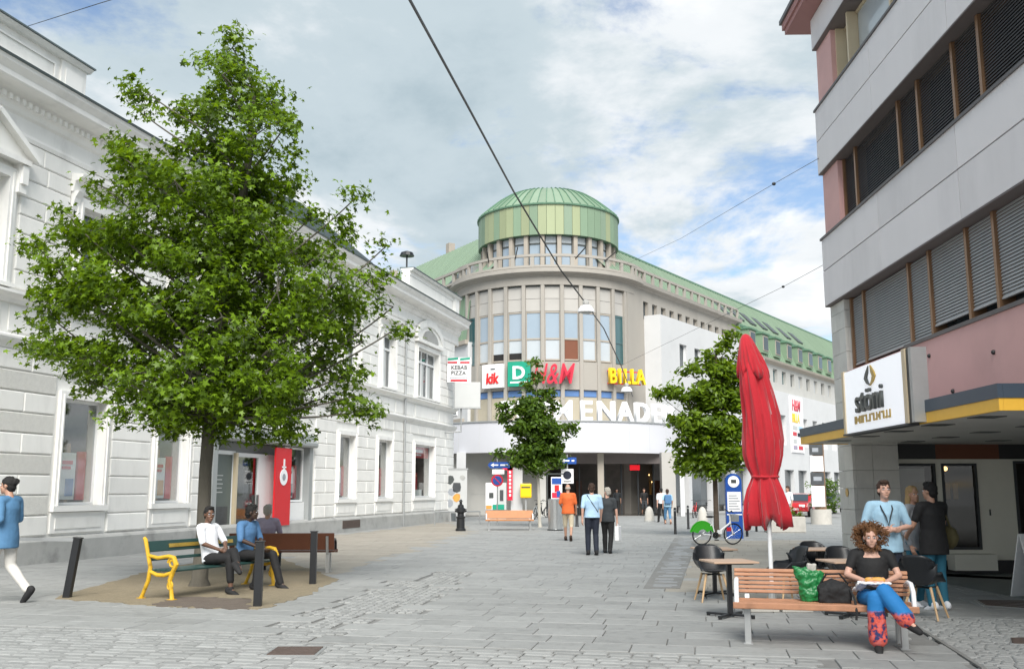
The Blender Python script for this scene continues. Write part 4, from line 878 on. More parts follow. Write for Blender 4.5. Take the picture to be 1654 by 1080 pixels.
MB().box(ub - .1, ua + .1, -.04, .14, -.03, 0).build('sign_base', 'anthracite', sg)
Ms = lambda u, z: Matrix.Translation((u, .12, z)) @ Matrix.Rotation(R(180), 4, 'Z')
Lw = ua - ub
text_obj('lettering', 'stöni', hs * .52, .05, 'letter_dark', sg, Ms((ua + ub) / 2 + .12, hs * .30), .004, Lw / (hs * 2.15), 'CENTER')
rg = random.Random(4); x_ = ub + Lw * .22
while x_ < ua - Lw * .20:                      # small gold line of print, not legible in the photograph
    wv = rg.uniform(.07, .13); MB().box(x_, x_ + wv * .35, .1, .115, hs * .13, hs * .25).box(x_ + wv * .35, x_ + wv, .1, .115, hs * (.13 if rg.random() < .5 else .22), hs * (.16 if rg.random() < .5 else .25)).build('gold_print', 'gold', sg); x_ += wv + .05
fl = lambda s_, m_, n_, dy: MB().prism([((ua + ub) / 2 + s_ * x + .05, hs * (.66 + .31 * z)) for x, z in ((0, 0), (.16, .16), (.26, .42), (.2, .66), (.05, 1.0), (.07, .66), (.13, .44), (.08, .22))], .1, .12 + dy).build(n_, m_, sg)
fl(1, 'letter_dark', 'flame_mark', 0); fl(-1, 'gold', 'flame_mark', .004)
# entrance wall under the building, facing the square
YW = 20.25
def ex(px): return Dp(px, 800, YW)[0]
def ez(py, px=1550): return Dp(px, py, YW)[1]
EW = Matrix.Translation((0, YW, 0)); PI_ = RB.matrix_basis.inverted() @ EW
def eb(a, b, y0, y1, z0, z1): return MB(PI_).box(a, b, y0, y1, z0, z1)
x0 = ex(1400)
for a, b, m_ in ((1376, 1420, 'rust_panel'), (1420, 1428, 'fascia_yellow'), (1428, 1515, 'black_metal'), (1515, 1618, 'rust_panel'), (1618, 1800, 'black_metal')): eb(ex(a), ex(b), -.02, .08, ez(741), 2.60).build('transom_panel', m_, RB)
eb(ex(1406), ex(1800), .03, .3, 0.0, ez(904)).build('entrance_plinth', 'black_metal', RB)
wins_ = [(ex(1441), ex(1513), ez(890), ez(748)), (ex(1523), ex(1580), ez(887), ez(748)), (ex(1640), ex(1760), ez(890), ez(744))]
MB(PI_).wall(ex(1406), ex(1800), ez(904), ez(741), 0, .1, wins_).build('entrance_wall', 'door_frame', RB)
for i, (a, b, z0, z1) in enumerate(wins_):
    f_ = MB(PI_).box(a, a + .05, -.03, .05, z0, z1).box(b - .05, b, -.03, .05, z0, z1).box(a + .05, b - .05, -.03, .05, z1 - .05, z1).box(a + .05, b - .05, -.03, .05, z0, z0 + .05).build('window' if i == 0 else 'door', 'anthracite', RB)
    eb(a + .05, b - .05, .02, .027, z0 + .05, z1 - .05).build('pane', 'door_glass', f_)
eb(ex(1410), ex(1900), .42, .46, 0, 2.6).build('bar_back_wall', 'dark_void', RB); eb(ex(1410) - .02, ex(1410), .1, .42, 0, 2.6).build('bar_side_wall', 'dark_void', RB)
eb(wins_[0][0] + .1, wins_[0][0] + .72, .06, .08, ez(835), ez(756)).build('menu_poster', 'sign_grey', RB); eb(wins_[0][0] + .42, wins_[0][0] + .80, .045, .06, ez(835), ez(778)).build('menu_sheet', 'concrete', RB)
for px, py in ((1544, 756),): MB(PI_).ball((ex(px) - .05, .3, ez(py)), .05, 8, 6).build('pendant_lamp', 'lamp_warm', RB)
for px in (1538, 1551): eb(ex(px), ex(px) + .10, .3, .32, ez(806), ez(780)).build('lit_sconce', 'wood_pale', RB)
eb(ex(1523), ex(1590), -.35, .0, .08, ez(893)).build('door_step', 'door_frame', RB)
eb(ex(1596), ex(1596) + .02, -.03, 0, ez(832), ez(822)).build('door_bell', 'anthracite', RB)
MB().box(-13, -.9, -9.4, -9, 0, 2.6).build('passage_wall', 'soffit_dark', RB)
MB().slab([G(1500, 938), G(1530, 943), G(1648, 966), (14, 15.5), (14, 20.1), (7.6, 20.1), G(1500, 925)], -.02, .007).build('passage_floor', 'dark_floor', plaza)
# A-board at the right edge
ab = thing('a_board', 'white framed menu board standing at the right edge by the entrance', 'sign', (*G(1683, 966), 0), R(8))
for s_ in (-1, 1):
    f_ = MB().obox((0, s_ * .16, .5), (.62, .025, 1.02), 0, R(s_ * 17)).build('board', 'white_paint', ab)
    MB().obox((0, s_ * .175 * 1, .46), (.5, .012, .66), 0, R(s_ * 17)).build('chalk_panel', 'galv', ab); MB().obox((0, s_ * .085, .83), (.5, .012, .18), 0, R(s_ * 17)).build('header_panel', 'wood_pale', ab)
# ---------------------------------------------------------------- benches
def slat_bench(name, label, loc, rz, L=1.95, wood='wood', frame='white_paint', plank=False, leg='steel'):
    """faces local -y"""
    t = thing(name, label, 'bench', loc, rz); h = L / 2
    for i in range(5):
        MB().box(-h, h, -.27 + i * .105, -.185 + i * .105, .415, .45).build('seat_slat', wood, t, bevel=.01)
    MB().box(-h - .01, h + .01, -.30, -.275, .385, .455).build('seat_edge', wood, t, bevel=.01)
    if plank: MB().obox((0, .335, .64), (L, .035, .34), 0, R(-13)).build('back_plank', wood, t, bevel=.01)
    else:
        for i in range(5): z_ = .52 + i * .046; MB().obox((0, .28 + (z_ - .45) * .28, z_), (L, .03, .036), 0, R(-15)).build('back_slat', wood, t, bevel=.006)
        MB().obox((0, .365, .748), (L, .045, .042), 0, R(-15)).build('back_slat', wood, t, bevel=.01)
    for s_ in (-1, 1):
        x = s_ * (h - .14)
        MB().box(x - .035, x + .035, -.2, -.12, 0, .41).build('leg', leg, t, bevel=.005); MB().box(x - .035, x + .035, .18, .26, 0, .41).build('leg', leg, t, bevel=.005)
        MB().beam((x, .30, .40), (x, .41, .74), .05, .05).box(x - .025, x + .025, -.24, .27, .37, .413).build('frame', 'galv', t)
        xa = s_ * (h - .03); MB().tube([(xa, -.24, .42), (xa, -.20, .60), (xa, -.08, .665), (xa, .15, .665), (xa, .33, .62)], .026, 8).build('armrest', frame, t, smooth=True)
        MB().box(x - .05, x + .05, -.22, -.10, 0, .012).build('foot_plate', 'galv', t)
    return t
a, b = Vector((*G(1197, 1038), 0)), Vector((*G(1475, 1048), 0)); mid = (a + b) / 2; br = math.atan2(b.y - a.y, b.x - a.x); nrm = Vector((-math.sin(br), math.cos(br), 0)); RBN = mid + nrm * .16
RBL = (b - a).length + .12
slat_bench('park_bench', 'slatted orange-brown bench with white armrests carrying a seated woman in front right', RBN, br, RBL, 'wood_pink', 'white_paint', False, 'galv')
fb = Vector((*G(823, 856), 0)); slat_bench('park_bench', 'orange wooden bench standing alone near the far left shop corner', fb + Vector((0, .2, 0)), R(2), 2.0, 'wood', 'white_paint', True)
sb = slat_bench('park_bench', 'dark brown bench seen from behind beside the tree pit', (*G(458, 924), 0), R(184), 2.1, 'wood_dark', 'black_metal', True)
# cast-iron bench with green slats
YB0, YB1 = Vector((-5.42, 15.45, 0)), Vector((-4.42, 17.75, 0)); yv = (YB1 - YB0).normalized(); yb_rz = math.atan2(yv.y, yv.x); YBL = (YB1 - YB0).length
yb = thing('cast_iron_bench', 'yellow cast-iron bench with dark green slats beside the big tree', 'bench', (YB0 + YB1) / 2, yb_rz)
hh = YBL / 2
for i in range(5): MB().box(-hh, hh, -.26 + i * .1, -.175 + i * .1, .425, .455).build('seat_slat', 'green_slat', yb, bevel=.008)
bsl = MB().obox((0, .35, .79), (YBL, .03, .17), 0, R(-14)).build('back_slat', 'green_slat', yb, bevel=.008); MB().obox((0, .27, .60), (YBL, .03, .05), 0, R(-14)).build('back_slat', 'green_slat', yb, bevel=.008)
MB().obox((0, .326, .79), (YBL * .62, .012, .06), 0, R(-14)).build('gilt_lettering_strip', 'gold', bsl)
for s_ in (-1, 1):
    x = s_ * hh; e_ = MB().tube([(x, .40, .93), (x, .37, .90), (x, .31, .70), (x, .24, .48), (x, .27, .28), (x, .36, .08), (x, .40, .0)], [.028, .032, .03, .034, .032, .028, .035], 8).build('iron_end', 'yellow_iron', yb, smooth=True)
    MB().tube([(x, -.22, .0), (x, -.22, .03), (x, -.20, .15), (x, -.16, .30), (x, -.22, .44), (x, -.27, .54), (x, -.22, .64), (x, -.12, .66), (x, .1, .63), (x, .28, .66)], [.05, .034, .03, .036, .036, .042, .036, .03, .028, .026], 8).build('iron_arm', 'yellow_iron', e_, smooth=True)
    MB().tube([(x, -.22, .42), (x, -.05, .37), (x, .1, .37), (x, .25, .42)], .03, 8).build('iron_rail', 'yellow_iron', e_, smooth=True)
    pts = [(x, -.19 + .085 * math.cos(t) * (1 - t / 14), .56 + .085 * math.sin(t) * (1 - t / 14)) for t in np.linspace(0, 9, 26)]; MB().tube(pts, .017, 6).build('iron_scroll', 'yellow_iron', e_, smooth=True)
    pts = [(x, -.17 + .05 * math.cos(t), .22 + .06 * math.sin(t)) for t in np.linspace(0, 6.3, 16)]; MB().tube(pts, .014, 6).build('iron_scroll', 'yellow_iron', e_, smooth=True)
    MB().box(x - .05, x + .05, -.28, -.16, 0, .02).box(x - .045, x + .045, .34, .45, 0, .02).build('iron_foot', 'yellow_iron', e_)
# ---------------------------------------------------------------- posts and rails
def post(px, py, label, h=.92, r=.055, lean=0.0, sq=True):
    t = thing('barrier_post', label, 'post', (*G(px, py), 0), 0, None, (0, lean))
    if sq: MB().box(-r, r, -r, r, 0, h).build('post', 'black_metal', t, bevel=.008); MB().box(-r - .01, r + .01, -r - .01, r + .01, h, h + .02).build('cap', 'black_metal', t, bevel=.006)
    else: MB().lathe([(0, 0), (r * 1.2, 0), (r * 1.2, .04), (r, .06), (r, h - .03), (r * .6, h), (0, h)], 14).build('post', 'black_metal', t, smooth=True); MB().lathe([(r * 1.02, h - .14), (r * 1.06, h - .13), (r * 1.06, h - .1), (r * 1.02, h - .09)], 14).build('collar', 'galv', t)
    return t
p_ = post(108, 965, 'leaning black barrier post with a top rail beside the walking person', .92, .055, R(7.0)); MB().beam((0, 0, .90), (-3.2, .35, .53), .06, .05).build('rail', 'galv', p_)
post(416, 979, 'black square post in front of the man in the blue shirt'); post(505, 943, 'black square post in front of the dark brown bench')
post(1091, 862, 'black round post left of the rental bicycle', 1.0, .05, 0, False); post(1112, 854, 'black round post just behind the rental bicycle', 1.0, .05, 0, False); post(932, 850, 'black round post beside the man in the orange shirt', 1.0, .07, 0, False)
for (a_, b_, lb_) in (((1207, 866), (1222, 858), 'black hoop barrier between the blue parking pillar and the umbrella'), ((702, 848), (775, 846), 'low grey rail barrier beside the far townhouse corner')):
    A_, B_ = Vector((*G(*a_), 0)), Vector((*G(*b_), 0)); t = thing('hoop_barrier', lb_, 'barrier', A_); d_ = B_ - A_; hh_ = 1.0 if a_[0] > 1000 else .62; r_ = .05 if a_[0] > 1000 else .03
    for v in (Vector((0, 0, 0)), d_): MB().tube([v, v + Vector((0, 0, hh_))], r_, 10).build('upright', 'black_metal' if a_[0] > 1000 else 'galv', t, smooth=True)
    MB().tube([Vector((0, 0, hh_)), d_ + Vector((0, 0, hh_))], r_, 10).build('top_rail', 'black_metal' if a_[0] > 1000 else 'galv', t, smooth=True)
t = thing('cast_iron_bollard', 'ornate black cast-iron bollard left of the far orange bench', 'bollard', (*G(744, 857), 0))
MB().lathe([(0, 0), (.21, 0), (.21, .08), (.17, .12), (.16, .5), (.19, .53), (.19, .57), (.14, .60), (.13, .72), (.20, .76), (.20, .9), (.13, .94), (.12, 1.04), (.06, 1.08), (.05, 1.15), (.075, 1.2), (.04, 1.27), (0, 1.28)], 18).build('shaft', 'black_metal', t, smooth=True)
MB().tube([(-.24, 0, .83), (.24, 0, .83)], .07, 10).build('outlet_cap', 'black_metal', t)
def cone_stone(px, py, label):
    t = thing('stone_bollard', label, 'bollard', (*G(px, py), 0)); MB().lathe([(0, 0), (.28, 0), (.28, .05), (.22, .5), (.16, .68), (.07, .78), (0, .8)], 16).build('cone', 'concrete', t, smooth=True); MB().lathe([(.285, 0), (.30, 0), (.30, .06), (.285, .08)], 16).build('base_ring', 'plinth', t)
cone_stone(1049, 842, 'pale stone cone bollard before the mall entrance'); cone_stone(1135, 843, 'pale stone cone bollard behind the rental bicycle')
# ---------------------------------------------------------------- poster board, signs, machines
def at(px, py): return (*G(px, py), 0)
t = thing('poster_panel', 'grey poster panel with photo prints leaning at the townhouse corner', 'sign', (-4.05 + .6, 52.6, 0)); MB().box(-.05, 1.05, -.06, .06, .45, 2.72).build('board', 'sign_grey', t); MB().box(-.1, 1.1, -.08, .08, 2.72, 2.8).box(.1, .2, -.05, .05, 0, .45).box(.8, .9, -.05, .05, 0, .45).build('frame', 'galv', t)
rg = random.Random(8)
for i, (x, z_, s_, m_) in enumerate(((.15, 2.2, .26, 'letter_dark'), (.5, 1.8, .3, 'poster_dark'), (.22, 1.55, .2, 'cloth_grey'), (.5, 1.25, .24, 'poster_amber'), (.15, .95, .22, 'cloth_grey'), (.8, 2.3, .16, 'plinth'))): MB().slab([(x + s_ * rg.uniform(.75, 1.1) * math.cos(g * .785), z_ + s_ * rg.uniform(.75, 1.1) * math.sin(g * .785)) for g in range(8)], .06, .07).build('photo_print', m_, t).rotation_euler = (R(90), 0, 0)
def pole_sign(name, label, px, py, h, arrow_z, r=.035):
    t = thing(name, label, 'sign', at(px, py)); MB().tube([(0, 0, 0), (0, 0, h)], r, 10).build('pole', 'galv', t, smooth=True); return t
def arrow_plate(t, z_, w0, w1, hgt, txt):
    pl = MB().prism([(w0, z_), (w1, z_), (w1, z_ + hgt), (w0, z_ + hgt), (w0 - .12, z_ + hgt / 2)], -.07, -.03).build('direction_plate', 'paint_blue', t)
    MB().prism([(w0 + .02, z_ + hgt * .5), (w0 + .18, z_ + hgt * .82), (w0 + .18, z_ + hgt * .6), (w0 + .4, z_ + hgt * .6), (w0 + .4, z_ + hgt * .4), (w0 + .18, z_ + hgt * .4), (w0 + .18, z_ + hgt * .18)], -.08, -.072).build('arrow', 'letter_white', pl)
    MB().box(w0 + .5, w1 - .1, -.08, -.072, z_ + hgt * .38, z_ + hgt * .62).build('plate_print', 'letter_white', pl)
t = pole_sign('direction_sign', 'blue arrow sign over a no-parking disc on a pole by the ticket machine', 803, 846, 3.2, 0); sc_ = G(803, 846)[1] / F
arrow_plate(t, 2.72, -.35, .62, .3, ''); MB().box(-.25, .35, -.06, -.03, 2.42, 2.66).build('supplement_plate', 'sign_white', t)
dsc = MB(Matrix.Translation((0, -.05, 2.12)) @ Matrix.Rotation(R(90), 4, 'X')).lathe([(0, 0), (.3, 0), (.3, .02), (0, .02)], 24).build('round_sign', 'red_sign', t); MB(Matrix.Translation((0, -.072, 2.12)) @ Matrix.Rotation(R(90), 4, 'X')).lathe([(0, 0), (.22, 0), (.22, .01), (0, .01)], 24).build('blue_field', 'paint_blue', dsc); MB().obox((0, -.088, 2.12), (.05, .008, .44), 0, 0, R(-45)).build('red_bar', 'red_sign', dsc)
t = pole_sign('parking_sign', 'blue arrow sign with a white parking-zone plate beside the info pillar', 917, 851, 3.25, 0)
arrow_plate(t, 2.82, -.3, .42, .3, ''); sp = MB().box(-.28, .28, -.06, -.03, 1.95, 2.6).build('zone_plate', 'sign_white', t); MB(Matrix.Translation((0, -.062, 2.32)) @ Matrix.Rotation(R(90), 4, 'X')).lathe([(0, 0), (.19, 0), (.19, .01), (0, .01)], 20).build('blue_disc', 'cloth_navy', sp); MB().box(-.17, .17, -.075, -.062, 2.02, 2.06).build('plate_print', 'letter_dark', sp)
t = thing('ticket_machine', 'white and grey ticket machine with a green base strip', 'machine', at(803, 839)); MB().box(-.62, .5, -.2, .25, .0, .55).build('pedestal', 'wall_grey', t); MB().box(-.65, -.02, -.25, .25, .55, 2.05).build('cabinet', 'sign_white', t, bevel=.02); MB().box(.02, .52, -.25, .25, .55, 2.05).build('cabinet', 'sign_grey', t, bevel=.02)
MB().box(-.45, -.2, -.27, -.25, 1.2, 1.5).build('screen', 'letter_dark', t); MB().box(.15, .35, -.27, -.25, 1.05, 1.65).build('screen', 'poster_dark', t); MB().box(-.25, .4, -.29, -.25, .57, .85).build('green_strip', 'sign_green', t); MB().box(-.62, -.3, -.27, -.25, .6, .8).build('print_strip', 'poster_amber', t)
bx_, by_ = Dp(823, 780, 62.6)[0], 62.6
t = thing('column_banner', 'narrow red vertical banner fixed to a white column', 'sign', (bx_, by_, 0)); MB().box(-.14, .2, -.06, .0, 1.0, 3.35).build('banner', 'letter_red', t); MB().box(-.45, .22, -.06, 0, 2.9, 3.2).build('banner_flag', 'letter_red', t)
for i in range(7): MB().box(-.03, .1, -.07, -.06, 1.25 + i * .24, 1.4 + i * .24).build('banner_letter', 'sign_white', t)
mx_ = Dp(843, 795, 62.4)[0]; t = thing('letter_box', 'yellow letter box fixed to the white column', 'letter box', (mx_ + .25, 62.5, 0)); MB().box(-.36, .36, -.22, .2, 1.15, 2.05).build('box_body', 'paint_yellow', t, bevel=.06); MB().box(-.28, .28, -.24, -.22, 1.78, 1.86).build('slot', 'letter_dark', t); MB().box(-.3, .3, -.235, -.22, 1.25, 1.6).build('label_plate', 'letter_yellow', t); MB().box(-.05, .05, -.05, .1, 0, 1.15).build('stand', 'galv', t)
t = thing('info_pillar', 'steel cylinder pillar with a blue and red poster panel on top', 'pillar', at(897, 856)); MB().lathe([(0, 0), (.33, 0), (.33, .04), (.30, .06), (.30, 1.26), (.26, 1.3), (0, 1.3)], 24).build('cylinder', 'steel', t, smooth=True); MB().lathe([(.305, .0), (.34, .0), (.34, .05), (.305, .05)], 24).build('base_ring', 'black_metal', t)
MB().box(-.16, .30, .06, .13, 1.3, 2.2).build('poster_panel', 'sign_white', t); MB().box(-.13, .27, .045, .06, 1.9, 2.15).build('poster_header', 'paint_blue', t); MB().box(-.13, .27, .045, .06, 1.33, 1.55).build('poster_footer', 'letter_red', t); MB().box(-.02, .17, .04, .06, 1.58, 1.86).build('poster_figure', 'letter_bright_red', t); MB().box(.07, .22, .035, .04, 1.36, 1.62).build('poster_figure', 'paint_blue', t)
MB().box(-.34, -.30, .1, .16, 1.2, 2.35).box(-.34, .36, .1, .16, 2.3, 2.35).build('poster_frame', 'letter_dark', t)
t = thing('parking_pillar', 'tall blue information pillar with a round white clock emblem', 'pillar', at(1187, 869)); MB().box(-.28, .28, -.09, .09, 0, 1.95).prism([(.28 * math.cos(R(g)), 1.95 + .28 * math.sin(R(g))) for g in range(0, 181, 15)], -.09, .09).build('body', 'paint_blue', t)
MB(Matrix.Translation((0, -.095, 1.95)) @ Matrix.Rotation(R(90), 4, 'X')).lathe([(0, 0), (.2, 0), (.2, .01), (0, .01)], 20).build('clock_emblem', 'letter_white', t); MB().box(-.09, .09, -.115, -.106, 1.9, 2.02).build('emblem_print', 'letter_dark', t); MB().box(-.24, .24, -.105, -.09, .92, 1.6).build('info_panel', 'sign_white', t)
for i in range(6): MB().box(-.19, .19 - .05 * (i % 3), -.11, -.106, 1.0 + i * .09, 1.03 + i * .09).build('panel_print', 'cloth_grey', t)
MB().box(-.26, .26, -.1, -.09, .8, .84).build('white_line', 'letter_white', t)
# advertising column and planter
t = thing('advertising_column', 'brown column carrying white and dark panels on a round concrete base', 'advertising column', at(1327, 846)); sc_ = G(1327, 846)[1]
MB().lathe([(0, 0), (.5, 0), (.5, .72), (0, .72)], 24).build('base', 'concrete', t, smooth=True); MB().lathe([(0, .7), (.28, .7), (.28, 4.1), (0, 4.1)], 16).build('shaft', 'bronze', t, smooth=True)
for z0, z1, m_ in ((.85, 1.85, 'sign_white'), (1.9, 2.5, 'poster_dark'), (2.55, 3.3, 'sign_white'), (3.35, 3.95, 'poster_dark')): MB().box(-.52, .12, -.36, -.28, z0, z1).build('poster', m_, t)
MB().box(-.4, .0, -.37, -.36, 2.1, 2.3).box(-.4, -.1, -.37, -.36, 3.5, 3.7).build('poster_print', 'cloth_grey', t)
pl = thing('flower_planter', 'concrete planter with red and yellow flowers behind the umbrella', 'planter', at(1270, 859)); MB().box(-.8, .7, -.35, .35, 0, .62).build('trough', 'concrete', pl, bevel=.03); MB().box(-.72, .62, -.3, .3, .6, .64).build('soil', 'soil', pl)
# ---------------------------------------------------------------- bicycles
def bicycle(name, label, loc, rz, fr_m='white_paint', green=True, lean=R(6)):
    t = thing(name, label, 'bicycle', loc, rz, None, (lean, 0)); rw = .33; xs_ = (-.52, .54)
    for x in xs_:
        w_ = MB(Matrix.Translation((x, 0, rw)) @ Matrix.Rotation(R(90), 4, 'X')).lathe([(rw - .022 + .022 * math.cos(g), .022 * math.sin(g)) for g in np.linspace(0, 2 * math.pi, 9)], 28).build('wheel', 'rubber', t, smooth=True)
        q = MB()
        for i in range(12): g = i * math.pi / 6; q.tube([(x, 0, rw), (x + .3 * math.cos(g), 0, rw + .3 * math.sin(g))], .004, 4)
        q.build('spokes', 'steel', w_); MB().tube([(x, -.05, rw), (x, .05, rw)], .03, 8).build('hub', 'galv', w_)
    P = lambda x, z: (x, 0, z)
    MB().tube([P(-.52, rw), P(-.08, .30)], .018, 8).tube([P(-.08, .30), P(.42, .66), P(.44, .72)], .03, 8).tube([P(-.08, .30), P(-.22, .80)], .022, 8).tube([P(-.52, rw), P(-.2, .62)], .016, 8).tube([P(.54, rw), P(.46, .55), P(.40, .92)], .022, 8).build('frame', fr_m, t, smooth=True)
    MB().tube([(.36, -.3, 1.02), (.36, -.2, 1.06), (.40, 0, .98), (.36, .2, 1.06), (.36, .3, 1.02)], .016, 8).build('handlebar', 'black_metal', t, smooth=True)
    MB().ball((-.26, 0, .86), (.14, .075, .035), 12, 6).build('saddle', 'rubber', t, smooth=True); MB().tube([P(-.08, .30), P(-.08, .30)], .05, 8) if False else MB().lathe([(.02, -.02), (.1, -.02), (.1, .02), (.02, .02)], 16).build('chain_ring', 'black_metal', t).__setattr__('matrix_local', Matrix.Translation((-.08, -.05, .30)) @ Matrix.Rotation(R(90), 4, 'X'))
    MB().box(-.14, -.02, -.16, -.08, .16, .185).box(-.14, -.02, .08, .16, .42, .445).build('pedals', 'rubber', t)
    fm = 'bike_green' if green else fr_m
    q = MB(); n = 14
    for i in range(n):
        a0, a1 = R(10 + 160 * i / n), R(10 + 160 * (i + 1) / n); q.beam((-.52 + .38 * math.cos(a0), 0, rw + .38 * math.sin(a0)), (-.52 + .38 * math.cos(a1), 0, rw + .38 * math.sin(a1)), .07, .012, (0, 1, 0))
    q.build('rear_mudguard', fm, t)
    if green:
        MB().prism([(-.52 + r * math.cos(R(g)), rw + r * math.sin(R(g))) for r, gs in ((.37, range(25, 166, 14)), (.16, range(165, 24, -28))) for g in gs], -.055, -.045).build('advert_panel', 'bike_green', t)
        MB().box(.46, .66, -.13, .13, .72, .92).build('basket', 'galv', t); MB().box(.30, .45, -.045, -.03, .42, .54).build('frame_plate', 'red_sign', t); MB().box(-.02, .14, -.045, -.03, .34, .46).build('frame_plate', 'white_paint', t)
    return t
gx_, gy_ = G(1160, 880); bicycle('bicycle', 'white and green rental bicycle parked before the blue pillar', (gx_, gy_ + .15, 0), R(16))
for i, (px, py, rz_, m_, lb_) in enumerate(((1122, 836, 70, 'car_red', 'red bicycle parked at the shop window behind the rental bicycle'), (1140, 835, 80, 'black_metal', 'dark bicycle parked at the shop window right of the stone cone'), (876, 836, 60, 'black_metal', 'dark bicycle parked left of the mall entrance'), (867, 838, 75, 'grey_frame', 'grey bicycle parked beside the letter box column'))):
    bicycle('bicycle', lb_, (*G(px, py), 0), R(rz_), m_, False, R(4))
# ---------------------------------------------------------------- parked cars in the side street
def car(label, loc, rz, paint):
    t = thing('parked_car', label, 'car', loc, rz); prof = [(-2.0, .32), (-2.05, .62), (-1.9, .86), (-1.25, .95), (-.75, 1.38), (.55, 1.45), (1.45, 1.05), (1.95, .92), (2.02, .5), (1.95, .28)]
    MB().prism(prof, -.84, .84).build('body', paint, t, bevel=.06)
    for s_ in (-1, 1):
        MB().prism([(-1.05, .98), (-.68, 1.31), (.5, 1.37), (1.15, 1.02)], s_ * .845, s_ * .852).build('side_window', 'dark_glass', t)
        for x in (-1.3, 1.28): w_ = MB(Matrix.Translation((x, s_ * .8, .32)) @ Matrix.Rotation(R(90), 4, 'X')).lathe([(0, -.1), (.32, -.1), (.32, .1), (0, .1)], 20).build('wheel', 'rubber', t); MB(Matrix.Translation((x, s_ * .88, .32)) @ Matrix.Rotation(R(90), 4, 'X')).lathe([(0, -.03), (.2, -.03), (.2, .03), (0, .03)], 14).build('rim', 'steel', w_)
        MB().box(-2.07, -2.0, s_ * .5 - .18, s_ * .5 + .18, .6, .76).build('headlight', 'sign_white', t); MB().box(1.97, 2.05, s_ * .62 - .15, s_ * .62 + .15, .62, .82).build('tail_light', 'letter_red', t)
    MB().add([(-1.28, -.7, .97), (-1.28, .7, .97), (-.79, .62, 1.38), (-.79, -.62, 1.38)], [(0, 1, 2, 3)]).build('windscreen', 'dark_glass', t); MB().box(-2.09, -2.05, -.3, .3, .42, .54).build('number_plate', 'sign_white', t)
cx_, cy_ = G(1296, 833); car('small red car parked in the side street behind the planter', (cx_, cy_, 0), R(60), 'car_red')
cx_, cy_ = G(1352, 830); car('dark car parked beyond the advertising column', (cx_ + .6, cy_ + 4, 0), R(60), 'car_dark')
# ---------------------------------------------------------------- umbrella
ux, uy = G(1248, 982)
um = thing('parasol', 'closed red market umbrella tied with a strap on a white pole', 'umbrella', (ux, uy, 0))
MB().tube([(0, 0, .08), (0, 0, 3.6)], .032, 12).build('pole', 'white_paint', um, smooth=True)
MB().box(-.45, -.02, -.45, -.02, 0, .09).box(.02, .45, -.45, -.02, 0, .09).box(-.45, -.02, .02, .45, 0, .09).box(.02, .45, .02, .45, 0, .09).build('base_slabs', 'concrete', um, bevel=.01); MB().lathe([(.035, .09), (.06, .09), (.06, .35), (.035, .35)], 12).build('pole_socket', 'galv', um)
usc = G(1248, 982)[1]
def uz(py): return Dp(1248, py, usc)[1]
def folded(prof, n=96, folds=8, depth=.16, seed=0, cx=lambda z: 0.0, rag=0.0):
    rg = random.Random(seed); ph = [rg.uniform(0, 6.28) for _ in range(4)]; vs = []; fs = []
    for i, (z, r, d) in enumerate(prof):
        for j in range(n):
            t = 2 * math.pi * j / n
            k = 1 + d * (abs(math.sin(folds * t / 2 + ph[0] + .5 * math.sin(z * 2.2 + ph[1]))) * 1.1 - .6) + d * .4 * math.sin(3 * t + ph[2] + z * 1.7) + d * .25 * math.sin(19 * t + ph[3] + 4 * z)
            zz_ = z + (rag * (math.sin(5 * t + ph[1]) + .6 * math.sin(9 * t + ph[3])) if i == len(prof) - 1 else rag * .4 * math.sin(5 * t + ph[1]) * (i == len(prof) - 2))
            vs.append((cx(z) + r * k * math.cos(t), r * k * math.sin(t) * .92, zz_))
    for i in range(len(prof) - 1):
        for j in range(n): fs.append((i * n + j, i * n + (j + 1) % n, (i + 1) * n + (j + 1) % n, (i + 1) * n + j))
    return MB().add(vs, fs)
def ud(px0, px1): return (px1 - px0) / 2 / F * usc * .80
cxf = lambda z: np.interp(z, [uz(850), uz(770), uz(690), uz(600), uz(545)], [.0, -.03, -.03, -.15, -.24])
body_p = []
for py, w_, d in ((570, 30, .1), (600, 52, .16), (630, 60, .2), (670, 66, .22), (710, 72, .22), (735, 70, .22), (752, 60, .24), (764, 50, .2), (770, 47, .15), (776, 50, .2), (790, 60, .3), (810, 66, .42), (830, 68, .5), (847, 66, .55)): body_p.append((uz(py), ud(0, w_), d))
fo = folded(body_p, 112, 9, .2, 3, cxf, .06).build('canopy', 'umbrella_red', um, smooth=True); so = fo.modifiers.new('s', 'SOLIDIFY'); so.thickness = .006
cap_p = [(uz(539), .012, 0), (uz(541), ud(0, 14), .03), (uz(548), ud(0, 25), .06), (uz(565), ud(0, 38), .12), (uz(583), ud(0, 50), .2), (uz(597), ud(0, 55), .3), (uz(607), ud(0, 53), .38)]
cf = folded(cap_p, 96, 5, .2, 8, cxf, .05).build('vent_cap', 'umbrella_red', um, smooth=True); so = cf.modifiers.new('s', 'SOLIDIFY'); so.thickness = .006
MB().tube([(cxf(uz(769)) + ud(0, 50) * 1.02 * math.cos(t), ud(0, 50) * .95 * math.sin(t), uz(769) + .01 * math.sin(t)) for t in np.linspace(0, 6.283, 25)], .02, 6).build('tie_strap', 'umbrella_red', um)
